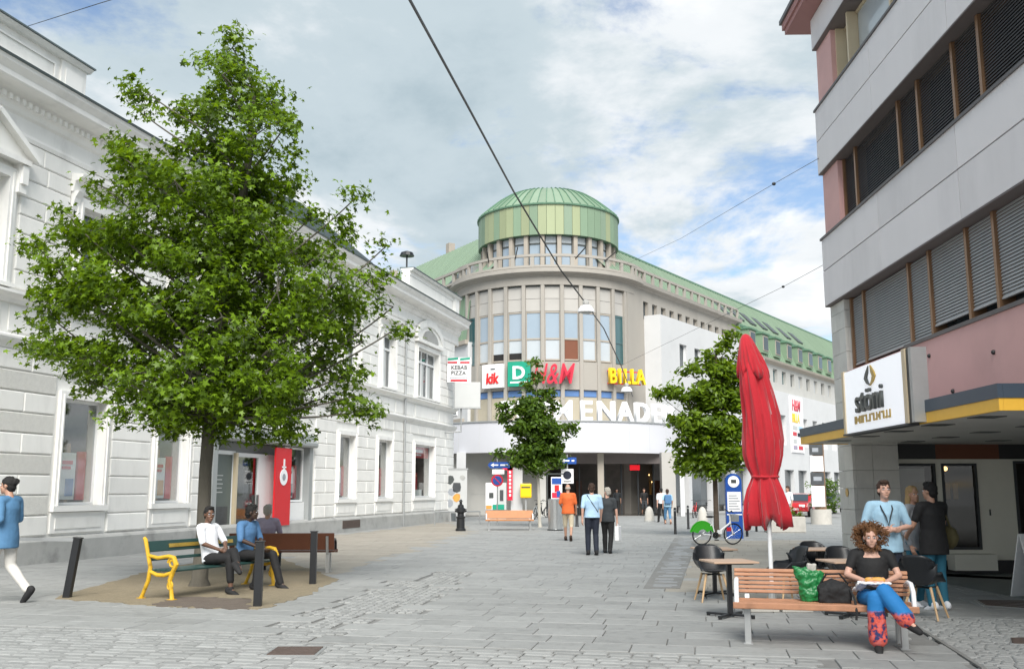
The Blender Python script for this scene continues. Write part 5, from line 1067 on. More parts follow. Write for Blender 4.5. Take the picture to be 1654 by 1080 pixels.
# ---------------------------------------------------------------- cafe tables and chairs
def cafe_table(label, loc, rz, w_=.68, h=.74):
    t = thing('cafe_table', label, 'table', loc, rz, 'cafe tables'); MB().box(-w_ / 2, w_ / 2, -w_ / 2, w_ / 2, h - .025, h).build('table_top', 'table_top', t, bevel=.006); MB().box(-.03, .03, -.03, .03, .05, h - .03).build('column', 'black_metal', t)
    MB().box(-.25, .25, -.25, .25, h - .04, h - .026).build('mounting_plate', 'black_metal', t)
    for g in (45, 135): MB().obox((0, 0, .035), (.68, .05, .03), R(g)).build('base_bar', 'black_metal', t, bevel=.006)
    for g in (45, 135, 225, 315): MB().tube([(.32 * math.cos(R(g)), .32 * math.sin(R(g)), 0), (.32 * math.cos(R(g)), .32 * math.sin(R(g)), .03)], .025, 8).build('foot', 'rubber', t)
    return t
def shell_mesh():
    q = MB(); n, m_ = 20, 11; vs = []; fs = []
    for i in range(n + 1):                    # from seat front (i=0) over the seat, up the back
        s = i / n
        if s < .5: y = -.22 + .42 * (s / .5); z = .45 - .03 * math.sin(s / .5 * math.pi) + .02 * (1 - s / .5)
        else: k = (s - .5) / .5; y = .20 + .13 * k; z = .45 + .38 * k ** .92
        for j in range(m_ + 1):
            u = j / m_ * 2 - 1; half = .23 if s < .5 else .25 - .05 * ((s - .5) / .5) ** 2
            side = abs(u) ** 3; lift = .17 * side * (1 if .2 < s < .62 else max(0, 1 - min(abs(s - .2), abs(s - .62)) / .2)); wrap = -.13 * side * max(0, min(1, (s - .5) / .2)) * (1 - .3 * s)
            rnd = -.05 * u ** 4 if s > .93 else 0
            vs.append((u * half, y + wrap, z + lift + rnd))
    w1 = m_ + 1
    for i in range(n):
        for j in range(m_): fs.append((i * w1 + j, i * w1 + j + 1, (i + 1) * w1 + j + 1, (i + 1) * w1 + j))
    return q.add(vs, fs)
SHELL = None
def cafe_chair(label, loc, rz):
    global SHELL
    t = thing('cafe_chair', label, 'chair', loc, rz, 'black cafe chairs')
    if SHELL is None:
        SHELL = shell_mesh().mesh('shell'); SHELL.materials.append(MATS['plastic_black']); shade(SHELL, 60)
    o = link_mesh('shell', SHELL, t, (0, 0, 0)); so = o.modifiers.new('s', 'SOLIDIFY'); so.thickness = .02; so.offset = 0
    for sx in (-1, 1):
        for sy in (-1, 1): MB().tube([(sx * .13, sy * .12, .41), (sx * .23, sy * .22, 0)], [.02, .013], 8).build('leg', 'wood_pale', t, smooth=True)
    MB().beam((-.14, -.13, .40), (.14, .13, .40), .025, .02).beam((-.14, .13, .40), (.14, -.13, .40), .025, .02).build('frame', 'black_metal', t); return t
tx, ty = G(1180, 996); cafe_table('cafe table with black column base at the left end of the bench', (tx, ty, 0), R(8), .62)
tx, ty = G(1155, 960); cafe_table('cafe table behind the front table with a black chair under it', (tx, ty, 0), R(4), .62)
tx, ty = G(1322, 885, .74); cafe_table('cafe table to the left of the curly-haired woman, further back', (tx, ty, 0), R(6), .62)
tx, ty = G(1368, 904, .74); cafe_table('cafe table directly behind the curly-haired woman', (tx, ty, 0), R(6), .62)
def chair_at(px, py, z, rz, label): x, y = G(px, py, z); cafe_chair(label, (x, y, 0), R(rz))
chair_at(1150, 905, .6, 4, 'black shell chair tucked under the rear cafe table')
chair_at(1270, 912, .55, -75, 'black shell chair in front of the umbrella pole facing right')
chair_at(1322, 893, .65, 10, 'black shell chair at the further cafe table left of the woman')
chair_at(1366, 903, .65, 5, 'black shell chair just behind the left shoulder of the seated woman')
x, y = G(1505, 1000); cafe_chair('black shell chair with wooden legs behind the right end of the bench', (x - .02, y + .15, 0), R(140))
# ---------------------------------------------------------------- overhead cables and street lamps
def pt(px, py, Y): x, z = Dp(px, py, Y); return Vector((x, Y, z))
def cable(label, P, r=.012, n=16, sag=.0):
    pts = []
    for i in range(len(P) - 1):
        for k in range(n): t = k / n; p = P[i].lerp(P[i + 1], t); p.z -= sag * 4 * t * (1 - t); pts.append(p)
    pts.append(P[-1]); return tag(MB().tube(pts, r, 6).build('overhead_cable', 'black_metal'), label, 'cable')
L1, L2 = pt(941, 483, 36), pt(1003, 590, 50)
cable('thick dark cable running overhead from the top of the picture to the hanging lamps', [pt(640, -40, 13.5), pt(700, 70, 16.5), pt(760, 180, 20), pt(830, 310, 26), pt(905, 435, 33), L1, pt(975, 530, 43), L2, pt(1022, 640, 58)], .028, 4)
cable('thin wire stretched from the right building towards the tower', [pt(1322, 256, 20.6), pt(1250, 297, 27), pt(1100, 385, 44), pt(1000, 432, 64.5)], .007, 6); tag(MB().ball(pt(1250, 297, 27), (.06, .05, .05), 8, 6).build('cable_insulator', 'black_metal'), 'dark insulator on the upper thin wire', 'insulator')
cable('lower thin wire between the right building and the far lamp', [pt(1335, 425, 20.6), pt(1265, 463, 29), L2], .006, 8); tag(MB().ball(pt(1265, 463, 29), (.05, .04, .04), 8, 6).build('cable_insulator', 'black_metal'), 'dark insulator on the lower thin wire', 'insulator')
cable('thin wire crossing the top left corner of the sky', [pt(28, 48, 22), pt(160, 6, 18), pt(240, -18, 16)], .008, 6)
def lamp(p, label, s=1.0):
    t = thing('hanging_lamp', label, 'street lamp', p); MB().tube([(0, 0, 0), (0, 0, -.22 * s)], .03, 8).build('hanger', 'black_metal', t); MB().ball((0, 0, -.12 * s), (.12 * s, .12 * s, .12 * s), 10, 8).build('gear_box', 'plinth', t)
    MB().lathe([(.03, -.2 * s), (.2 * s, -.24 * s), (.3 * s, -.38 * s), (.31 * s, -.48 * s), (.28 * s, -.48 * s)], 20).build('shade', 'sign_white', t, smooth=True); MB().ball((0, 0, -.45 * s), (.25 * s, .25 * s, .1 * s), 14, 8).build('diffuser', 'sign_grey', t, smooth=True)
lamp(L1 + Vector((.12, 0, -.02)), 'white bell-shaped lamp hanging from the cable in front of the tower windows'); lamp(pt(1012, 618, 50), 'white bell-shaped lamp hanging lower, before the yellow letters', .95)
# ---------------------------------------------------------------- trees
STAR = []
for i in range(10): g = math.pi / 2 + i * math.pi / 5; r_ = (1.0, .92, .62, .7, .45)[min(i // 2 if i <= 5 else (10 - i) // 2, 4)] if i % 2 == 0 else .36; STAR.append((r_ * math.cos(g), r_ * math.sin(g)))
def leaves(name, m, cl, per, size, spread, parent, seed, star=True, axis=(0, 0)):
    """many leaf-sized faces gathered in sprays round the twig ends cl (n,3)"""
    rs = np.random.RandomState(seed); cl = np.asarray(cl); n = len(cl) * per
    c = np.repeat(cl, per, 0) + rs.normal(0, 1, (n, 3)) * np.array([spread, spread, spread * .62])
    out_ = c - np.array([axis[0], axis[1], 0]); out_[:, 2] = 0; out_ /= np.maximum(np.linalg.norm(out_, axis=1, keepdims=True), .2)
    nz = rs.normal(0, .55, (n, 3)) + np.array([0, 0, .85]) + out_ * .45; nz /= np.linalg.norm(nz, axis=1, keepdims=True)
    a = rs.normal(0, 1, (n, 3)); a -= nz * (a * nz).sum(1, keepdims=True); a /= np.linalg.norm(a, axis=1, keepdims=True); b = np.cross(nz, a)
    s = size * rs.uniform(.5, 1.3, (n, 1)); shp = STAR if star else [(0, 1), (.48, .25), (.4, -.5), (0, -.85), (-.4, -.5), (-.48, .25)]; k = len(shp)
    V = np.empty((n, k, 3)); wf = rs.uniform(.65, 1.05, (n, 1))
    for i, (x, y) in enumerate(shp): V[:, i] = c + (a * x * wf + b * y * rs.uniform(.8, 1.2, (n, 1))) * s - nz * s * (.28 * (x * x + y * y))
    me = bpy.data.meshes.new(name)
    if star:
        ctr = c[:, None, :] - b[:, None, :] * s[:, None, :] * .1; V = np.concatenate([ctr, V], 1); base = np.arange(n)[:, None, None] * (k + 1)
        tri = np.array([[0, 1 + i, 1 + (i + 1) % k] for i in range(k)])[None]; Fc = (base + tri).reshape(-1, 3); nv = n * (k + 1)
    else:
        base = np.arange(n)[:, None, None] * k; Fc = (base + np.array([[0, 1, 5], [1, 2, 5], [2, 4, 5], [2, 3, 4]])[None]).reshape(-1, 3); nv = n * k
    me.vertices.add(nv); me.vertices.foreach_set('co', V.reshape(-1).astype(np.float32)); me.loops.add(Fc.size); me.loops.foreach_set('vertex_index', Fc.reshape(-1).astype(np.int32))
    me.polygons.add(len(Fc)); me.polygons.foreach_set('loop_start', np.arange(0, Fc.size, 3, dtype=np.int32)); me.polygons.foreach_set('loop_total', np.full(len(Fc), 3, dtype=np.int32)); me.update(calc_edges=True)
    me.materials.append(MATS[m]); o = bpy.data.objects.new(name, me); C.objects.link(o); o.parent = parent; return o
def bez(p0, p1, p2, n=8): return [p0.lerp(p1, t).lerp(p1.lerp(p2, t), t) for t in np.linspace(0, 1, n)]
def tree(name, label, base, trunk_pts, trunk_r, blobs, per, size, spread, lm, bark, seed, ncl, star=True, depth_k=.95, gap=.2):
    """blobs: (x, z, r) in the tree's own frame; each is given depth so the crown is round"""
    t = thing(name, label, 'tree', base); rs = np.random.RandomState(seed); tp = [Vector(p) for p in trunk_pts]; tr = MB(); tr.tube(tp, trunk_r, 14)
    xs = [x for x, z, r in blobs]; cx = float(np.mean(xs)); half = (max(x + r for x, z, r in blobs) - min(x - r for x, z, r in blobs)) / 2
    ends = []
    for bi, (x, z, r) in enumerate(blobs):
        dmax = math.sqrt(max(.05, half * half - (x - cx) ** 2)) * depth_k; zt = [zz_ for _, zz_, _ in blobs]; k_ = 1 - .55 * max(0, (z - np.median(zt)) / (max(zt) - np.median(zt) + .01)); dmax *= k_
        for yo in ((0,) if (r < .44 and not (r > .2 and z < .34 * tp[-1].z + .9 and abs(x) < 2)) else (-.62, 0, .62)):
            c = Vector((x + rs.normal(0, .06), yo * max(0, dmax - r * .5) + rs.normal(0, .1), z + rs.normal(0, .06)))
            zs = c.z - .62 * math.hypot(c.x, c.y) - .25; zs = min(max(zs, tp[-1].z * .33), tp[-1].z)
            i = max(j for j in range(len(tp) - 1) if tp[j].z <= zs + 1e-6) if zs > tp[0].z else 0; f = (zs - tp[i].z) / max(.01, tp[i + 1].z - tp[i].z); s0 = tp[i].lerp(tp[i + 1], min(1, f))
            mid = s0.lerp(c, .55) + Vector((0, 0, -.12 * (c - s0).length + .1)); rad = trunk_r[0] * (.10 + .13 * min(1, r))
            tr.tube(bez(s0, mid, c), list(np.linspace(rad, .012, 8)), 6)
            vol = max(4, int(ncl * (r ** 2.2)))
            d = rs.normal(0, 1, (vol, 3)); d /= np.linalg.norm(d, axis=1, keepdims=True); rr = r * (.35 + .65 * rs.uniform(0, 1, (vol, 1)) ** .55); pts = np.array(c) + d * rr * np.array([1, 1, .88])
            keep = rs.uniform(0, 1, vol) > gap; pts = pts[keep]; ends.append(pts)
            for p in pts[::3]: pv = Vector(p); tr.tube([c.lerp(pv, .0), c.lerp(pv, .5) + Vector((0, 0, .04)), pv], [.014, .009, .004], 4, False)
    tr.build('trunk', bark, t, smooth=True); cl = np.concatenate(ends)
    leaves('crown', lm, cl, per, size, spread, t, seed, star); return t
# the large maple: outline read off the photograph at the tree's own distance
TB = Vector((*G(322, 946), 0)); TY = TB.y
def tb(px, py, r): x, z = Dp(px, py, TY); return (x - TB.x, z, r / F * TY * .84)
big = [tb(*q) for q in ((376, 82, 34), (352, 112, 30), (405, 118, 42), (385, 150, 52), (440, 165, 46), (340, 170, 34), (468, 210, 26), (232, 140, 22), (235, 185, 36), (210, 235, 38), (285, 175, 26), (285, 225, 44), (350, 235, 60), (425, 250, 62), (465, 300, 36),
    (245, 290, 58), (185, 310, 40), (320, 320, 78), (400, 340, 76), (150, 380, 50), (110, 400, 36), (75, 395, 16), (210, 390, 66), (290, 410, 78), (380, 430, 82), (455, 400, 58), (130, 470, 62), (85, 520, 40), (200, 490, 78), (290, 510, 80), (390, 520, 82), (470, 490, 70),
    (575, 325, 16), (562, 370, 32), (540, 425, 44), (500, 350, 14), (615, 400, 14), (600, 450, 44), (545, 490, 60), (630, 495, 40), (655, 520, 26), (590, 540, 44), (500, 560, 62), (70, 560, 26), (125, 565, 52), (190, 585, 56), (260, 610, 60), (340, 610, 66), (420, 610, 64), (490, 630, 48),
    (560, 600, 36), (555, 645, 30), (590, 662, 22), (240, 665, 26), (300, 660, 36), (395, 668, 32), (460, 680, 24), (150, 610, 26), (322, 690, 22), (352, 690, 20), (285, 690, 16), (420, 700, 14), (250, 640, 34), (320, 650, 40), (380, 645, 38), (440, 650, 34))]
tree('maple_tree', 'large green maple tree rising from the sandy pit on the left', TB, [(0, 0, -.02), (.0, 0, .12), (.02, 0, .9), (.0, .02, 2.0), (.05, .0, 3.2), (.15, -.05, 4.6), (.35, 0, 6.2), (.5, 0, 7.6), (.6, 0, 9.2)], [.21, .145, .12, .11, .115, .10, .08, .06, .03], big, 58, .088, .16, 'leaf', 'bark', 21, 40, True, .62, .28)
# young tree before the left half of the mall front
T2 = Vector((*G(868, 851), 0)); s2 = T2.y
def t2(px, py, r): x, z = Dp(px, py, s2); return (x - T2.x, z, r / F * s2 * .77)
tree('plane_tree', 'small dark green tree with a thin pale trunk hiding the tower signs', T2, [(.12, 0, 0), (.1, 0, .3), (.05, 0, 2.0), (.0, 0, 3.2), (-.05, 0, 4.6), (0, 0, 6.6)], [.10, .075, .07, .06, .05, .02], [t2(*q) for q in ((865, 592, 9), (868, 612, 16), (852, 630, 15), (882, 635, 16), (830, 655, 18), (858, 660, 26), (895, 655, 14), (818, 672, 10), (875, 690, 30), (905, 695, 20), (845, 690, 22), (924, 690, 8), (890, 722, 26), (858, 725, 28), (828, 735, 16), (808, 728, 6), (868, 750, 20), (840, 745, 14), (900, 745, 12), (815, 670, 13), (812, 655, 9), (822, 690, 12))],
    26, .13, .15, 'leaf_dark', 'bark_pale', 5, 80, False, .55, .15)
T3 = Vector((*G(1158, 866), 0)); s3 = T3.y
def t3(px, py, r): x, z = Dp(px, py, s3); return (x - T3.x, z, r / F * s3 * .74)
tree('linden_tree', 'bright green medium tree beside the closed red umbrella', T3, [(0, 0, 0), (0, 0, .3), (0, 0, 2.2), (.05, 0, 3.4), (.1, 0, 5), (.2, 0, 6.8)], [.14, .10, .09, .08, .06, .025], [t3(*q) for q in ((1186, 535, 12), (1178, 560, 20), (1150, 565, 16), (1195, 575, 14), (1140, 590, 24), (1170, 600, 30), (1110, 600, 14), (1080, 625, 16), (1066, 640, 10), (1100, 640, 26), (1140, 640, 36), (1185, 640, 34), (1200, 610, 14), (1090, 670, 22), (1125, 690, 36), (1170, 695, 38), (1200, 690, 22), (1095, 720, 22), (1130, 735, 30), (1175, 735, 32), (1206, 730, 18), (1110, 748, 18), (1150, 755, 20))],
    28, .125, .16, 'leaf_light', 'bark_brown', 8, 84, False, .55, .2)
# planting in the trough
rs = np.random.RandomState(1)
leaves('flowers', 'leaf_yellow', np.c_[rs.uniform(-.7, .3, 26), rs.uniform(-.28, .28, 26), rs.uniform(.7, .95, 26)], 12, .05, .07, pl, 4, False)['kind'] = 'stuff'; leaves('foliage', 'leaf_light', np.c_[rs.uniform(-.7, .65, 26), rs.uniform(-.28, .28, 26), rs.uniform(.62, .8, 26)], 12, .06, .07, pl, 6, False)['kind'] = 'stuff'; leaves('red_flowers', 'umbrella_red', np.c_[rs.uniform(.2, .65, 8), rs.uniform(-.28, .28, 8), rs.uniform(.75, 1.05, 8)], 10, .05, .06, pl, 7, False)['kind'] = 'stuff'
hb = Vector((*G(1352, 838), 0)); hd = thing('shrub', 'dark green street shrub beyond the advertising column', 'shrub', hb + Vector((.5, 3, 0)))
leaves('foliage', 'leaf_dark', np.c_[rs.normal(0, .5, 60), rs.normal(0, .4, 60), rs.uniform(.5, 2.2, 60)], 20, .1, .16, hd, 9, False); MB().tube([(0, 0, 0), (0, 0, 1.3)], [.06, .03], 6).build('stem', 'bark_brown', hd)
# ---------------------------------------------------------------- people
DEF = dict(pelvis=(0, 0, .95), waist=(0, 0, 1.10), chest=(0, .0, 1.30), neck=(0, .0, 1.47), head=(0, .02, 1.62), shL=(-.185, 0, 1.41), shR=(.185, 0, 1.41), elL=(-.235, -.02, 1.13), elR=(.235, -.02, 1.13), wrL=(-.235, .07, .88), wrR=(.235, .07, .88),
           hipL=(-.09, 0, .93), hipR=(.09, 0, .93), knL=(-.10, .03, .50), knR=(.10, .03, .50), anL=(-.10, -.02, .085), anR=(.10, -.02, .085))
def cap_(q, p0, p1, r0, r1, n=14, fl=1.0):
    p0, p1 = Vector(p0), Vector(p1); d = p1 - p0; L = max(d.length, 1e-4); pts, rr = [], []
    for k in (-1.0, -.85, -.5, 0): pts.append(p0 + d / L * (r0 * k)); rr.append(max(.002, r0 * math.sqrt(max(0, 1 - k * k))))
    for f in (.33, .66): pts.append(p0.lerp(p1, f)); rr.append((r0 + (r1 - r0) * f) * (1.04 if f < .5 else 1.0))
    for k in (0, .5, .85, 1.0): pts.append(p1 + d / L * (r1 * k)); rr.append(max(.002, r1 * math.sqrt(max(0, 1 - k * k))))
    q.tube(pts, rr, n); return q
def loft(q, secs, side):
    """elliptical sections (centre, rx, ry) stacked along the spine; side = direction of the shoulders"""
    n = 20; vs = []; fs = []; k = len(secs); S = Vector(side).normalized()
    for i, (c, rx, ry) in enumerate(secs):
        d = (Vector(secs[min(i + 1, k - 1)][0]) - Vector(secs[max(i - 1, 0)][0])).normalized(); s_ = (S - d * S.dot(d)).normalized(); f = d.cross(s_)
        for j in range(n): t = 2 * math.pi * j / n; vs.append(tuple(Vector(c) + s_ * rx * math.cos(t) + f * ry * math.sin(t)))
    for i in range(k - 1):
        for j in range(n): fs.append((i * n + j, i * n + (j + 1) % n, (i + 1) * n + (j + 1) % n, (i + 1) * n + j))
    fs += [tuple(range(n - 1, -1, -1)), tuple(range((k - 1) * n, k * n))]; q.add(vs, fs)
def melt(q, name, m, parent, vox=.012, it=4, fold=0.0, fscale=.12):
    me = q.mesh(name); o = bpy.data.objects.new(name, me); C.objects.link(o)
    r = o.modifiers.new('r', 'REMESH'); r.mode = 'VOXEL'; r.voxel_size = vox; r.use_smooth_shade = True
    s = o.modifiers.new('s', 'SMOOTH'); s.factor = .5; s.iterations = it
    if fold:
        tx = bpy.data.textures.new(name, 'CLOUDS'); tx.noise_scale = fscale; tx.noise_depth = 2; d = o.modifiers.new('d', 'DISPLACE'); d.texture = tx; d.strength = fold; d.mid_level = .5; d.texture_coords = 'LOCAL'
    bpy.context.view_layer.update(); me2 = bpy.data.meshes.new_from_object(o.evaluated_get(bpy.context.evaluated_depsgraph_get())); bpy.data.objects.remove(o); bpy.data.meshes.remove(me)
    me2.materials.clear(); me2.materials.append(MATS[m]); me2.name = name; me2.polygons.foreach_set('use_smooth', [True] * len(me2.polygons))
    o = bpy.data.objects.new(name, me2); C.objects.link(o); o.parent = parent; return o
def hand(q, wr, el, curl, side, s=1.0, palm_n=None):
    wr, el = Vector(wr), Vector(el); d = (wr - el).normalized(); n = Vector(palm_n) if palm_n else Vector((-side, .35, 0)); n = (n - d * n.dot(d)).normalized(); a = d.cross(n) * side
    pc = wr + d * .05; cap_(q, wr, wr + d * .085, .026, .030, 10)
    for o_ in (-.02, .0, .02): cap_(q, wr + d * .03 + a * o_, wr + d * .085 + a * o_, .017, .016, 8)
    for i, (o_, L) in enumerate(((-.033, .062), (-.011, .076), (.011, .080), (.032, .068))):
        p0 = wr + d * .092 + a * o_; d1 = (d + n * curl * .5).normalized(); d2 = (d + n * curl * 1.5).normalized(); p1 = p0 + d1 * L * .52; p2 = p1 + d2 * L * .52; cap_(q, p0, p1, .0095, .0088, 8); cap_(q, p1, p2, .0088, .0075, 8)
    t0 = wr + d * .028 + a * .026; t1 = t0 + (d * .6 + a * .75 + n * .35).normalized() * .042; cap_(q, t0, t1, .012, .010, 8); cap_(q, t1, t1 + (d * .9 + a * .25 + n * .4).normalized() * .032, .010, .008, 8)
def person(label, loc, rz, pose, skin, top, bottom, shoes, hair, s=1.0, near=True, sleeve=.55, leg=1.0, hairstyle='short', look=0.0, tilt=0.0, fat=1.0, extra=None, untuck=.0, curl=.5, palm=None, group=None, neckline=.86, wide=.060):
    J = dict(DEF); J.update(pose); J = {k: Vector(v) for k, v in J.items()}; t = thing('person', label, 'person', loc, rz, group); t.scale = (s, s, s); vx = .0095 if near else .014
    side = J['shR'] - J['shL']; hs = J['hipR'] - J['hipL']; wm = fat
    def torso(q, g, lo=0.0, open_neck=False):
        P, W_, Ch, Nk = J['pelvis'], J['waist'], J['chest'], J['neck']; up = (Nk - Ch).normalized(); secs = []
        if lo: secs.append((P + (P - W_).normalized() * lo, .168 * wm + g + .010, .118 * wm + g + .012)); g0 = .014
        else: g0 = 0.0
        secs += [(P, .155 * wm + g + g0, .11 * wm + g + g0), (W_, .138 * wm + g + g0 * .6, .098 * wm + g + g0 * .6), (W_.lerp(Ch, .5), .15 * wm + g, .105 * wm + g), (Ch, .165 + g, .112 * wm + g), (Ch.lerp(Nk, .45), .165 + g, .098 + g)]
        if not (open_neck and neckline < .7): secs += [(Ch.lerp(Nk, .72), .12 + g, .075 + g)]
        if not open_neck: secs += [(Nk - up * .02, .06 + g, .055 + g)]
        elif neckline >= .7: secs += [(Ch.lerp(Nk, neckline), .082 + g, .064 + g)]
        loft(q, secs, side)
        if open_neck and neckline < .7:
            for f0, f1 in ((.06, .20), (.94, .80)): cap_(q, J['shL'].lerp(J['shR'], f0), J['shL'].lerp(J['shR'], f1), .062 + g, .06 + g)
        else: cap_(q, J['shL'].lerp(J['shR'], .08), J['shL'].lerp(J['shR'], .92), .062 + g, .062 + g)
    # body: one continuous surface
    b = MB(); torso(b, 0); up = (J['head'] - J['neck']).normalized(); cap_(b, J['neck'] - up * .05, J['head'] - up * .02, .053, .05)
    Mh = Matrix.Translation(J['head']) @ Matrix.Rotation(look, 4, 'Z') @ Matrix.Rotation(tilt, 4, 'X'); hd = MB(Mh)
    hd.ball((0, -.01, .03), (.074, .092, .095), 18, 14); hd.ball((0, .03, -.045), (.055, .062, .068), 14, 10); hd.ball((0, .062, -.09), (.028, .026, .024), 10, 8); hd.ball((0, .088, -.012), (.012, .02, .026), 8, 8); hd.ball((0, .092, -.028), (.017, .018, .012), 8, 6)
    hd.ball((0, .07, .03), (.05, .016, .012), 10, 6); hd.ball((0, .075, -.062), (.024, .016, .010), 8, 6)
    for sx in (-1, 1): hd.ball((sx * .076, -.01, -.005), (.011, .02, .033), 8, 8); hd.ball((sx * .04, .06, -.03), (.022, .02, .02), 8, 6)
    b.add(hd.v, hd.f)
    for S_ in 'LR':
        sd_ = -1 if S_ == 'L' else 1; cap_(b, J['sh' + S_], J['el' + S_], .05 * (.6 + .4 * wm), .038); cap_(b, J['el' + S_], J['wr' + S_], .038, .026)
        if near: hand(b, J['wr' + S_], J['el' + S_], curl, sd_, 1, palm)
        else: dd = (J['wr' + S_] - J['el' + S_]).normalized(); hand(b, J['wr' + S_], J['el' + S_], .4, sd_)
        cap_(b, J['hip' + S_], J['kn' + S_], .085 * (.5 + .5 * wm), .055); cap_(b, J['kn' + S_], J['an' + S_], .052, .036); dn = (J['an' + S_] - J['kn' + S_]).normalized()
        fw = J.get('toe' + S_, None); fw = (Vector(fw) - J['an' + S_]) if fw is not None else Vector((0, .16, -.05)); cap_(b, J['an' + S_] + dn * .01, J['an' + S_] + fw.normalized() * .07 + dn * .03, .034, .026)
    bo = melt(b, 'body', skin, t, vx if near else .012, 2 if near else 2)
    # clothes
    if top:
        q = MB(); torso(q, .014, untuck, True)
        for S_ in 'LR':
            A, E_, W_ = J['sh' + S_], J['el' + S_], J['wr' + S_]; cap_(q, A, A.lerp(E_, min(1, sleeve / .55) if sleeve < .55 else 1.0), .066 * (.6 + .4 * wm), .056)
            if sleeve > .6: cap_(q, E_, E_.lerp(W_, min(.94, (sleeve - .55) / .45)), .053, .04)
        melt(q, 'shirt', top, t, vx + .002, 4, .014)
    if bottom:
        q = MB(); loft(q, [(J['pelvis'] + (J['waist'] - J['pelvis']).normalized() * .09, .138 * wm + .004, .098 * wm + .004), (J['pelvis'], .158 * wm + .008, .113 * wm + .008), (J['pelvis'] - (J['waist'] - J['pelvis']).normalized() * .07, .15 * wm + .010, .105 * wm + .010)], hs if hs.length > .01 else side)
        for S_ in 'LR':
            H_, K_, A_ = J['hip' + S_], J['kn' + S_], J['an' + S_]; cap_(q, H_, K_, .098 * (.5 + .5 * wm), .073)
            if leg > .55: cap_(q, K_, K_.lerp(A_, min(1, (leg - .5) / .5)), .073 + (wide - .06) * .4, wide)
        melt(q, 'trousers', bottom, t, vx + .002, 4, .012)
    for S_ in 'LR':
        A_ = J['an' + S_]; fw = J.get('toe' + S_, None); fw = (Vector(fw) - A_) if fw is not None else Vector((0, .17, -.055)); f2 = fw.normalized(); dn = (A_ - J['kn' + S_]).normalized(); dn = (dn - f2 * dn.dot(f2)).normalized(); hl = A_ - f2 * .05 + dn * .045
        q = MB(); cap_(q, hl, hl + f2 * .10, .046, .05); cap_(q, hl + f2 * .10, hl + f2 * .215 + dn * .008, .05, .038); cap_(q, hl - dn * .02, hl + f2 * .05 - dn * .05, .047, .047); melt(q, 'shoe', shoes, t, .009, 3)
    # face and hair
    for sx in (-1, 1):
        MB(Mh).ball((sx * .031, .079, .008), (.013, .008, .008), 8, 6).build('eye', 'cloth_white', t, smooth=True); MB(Mh).ball((sx * .031, .0855, .008), (.006, .004, .006), 8, 6).build('iris', 'hair_black', t, smooth=True)
        MB(Mh).obox((sx * .032, .085, .032), (.032, .008, .007), R(-sx * 12)).build('eyebrow', hair if hair != 'hair_grey' else 'hair_grey', t)
    MB(Mh).ball((0, .090, -.062), (.021, .007, .006), 10, 6).build('lips', 'skin_tan' if skin != 'skin_dark' else 'skin_brown', t, smooth=True)
    q = MB(Mh)
    q.ball((0, -.022, .045), (.085, .098, .095), 18, 12); q.ball((0, -.055, -.01), (.076, .062, .085), 14, 10)
    rg = random.Random(int(abs(loc[0]) * 100) + 3)
    if hairstyle == 'short': q.ball((0, .035, .105), (.062, .05, .035), 12, 8)
    if hairstyle == 'long':
        for sx in (-1, 1): q.ball((sx * .07, -.03, -.09), (.035, .055, .13), 10, 8)
        q.ball((0, -.07, -.1), (.075, .045, .15), 12, 8)
    if hairstyle == 'bun': q.ball((0, -.115, .06), (.05, .05, .05), 10, 8)
    ho = melt(q, 'hair', hair, t, .009, 2, .03 if hairstyle != 'curly' else .02, .035)
    if hairstyle == 'bald':
        bpy.data.objects.remove(ho); q = MB(Mh); q.ball((0, -.05, .0), (.082, .065, .055), 14, 10); melt(q, 'hair', hair, t, .008, 2, .012, .03)
    if hairstyle == 'curly':
        q = MB(Mh); rs = np.random.RandomState(3)
        for i in range(620):
            v = rs.normal(0, 1, 3); v /= np.linalg.norm(v)
            if v[1] > .30 and -.75 < v[2] < .62: continue
            r_ = rs.uniform(.13, .195); c_ = np.array([v[0] * r_ * 1.02, -.03 + v[1] * r_ * .85, .005 + v[2] * r_ * .88]); ax = rs.normal(0, 1, 3); ph = rs.uniform(0, 6); g = np.linspace(0, 7.5, 12); a_ = np.cross(ax, v); a_ /= np.linalg.norm(a_); b_ = np.cross(v, a_)
            q.tube([tuple(c_ + a_ * .013 * math.cos(k + ph) + b_ * .013 * math.sin(k + ph) + v * .008 * (k - 3)) for k in g], .0042, 4)
        q.build('curls', hair, ho, smooth=True)
    if extra: extra(t, J, Mh)
    return t
def strap(t, J, Mh):
    MB().tube([J['neck'] + Vector((-.075, .03, -.02)), J['neck'] + Vector((-.07, .125, -.09)), J['chest'] + Vector((-.03, .168, -.02)), J['waist'] + Vector((0, .165, .06)), J['chest'] + Vector((.03, .168, -.02)), J['neck'] + Vector((.07, .125, -.09)), J['neck'] + Vector((.075, .03, -.02))], .009, 6).build('lanyard', 'cloth_charcoal', t)
ROT = lambda px: 0
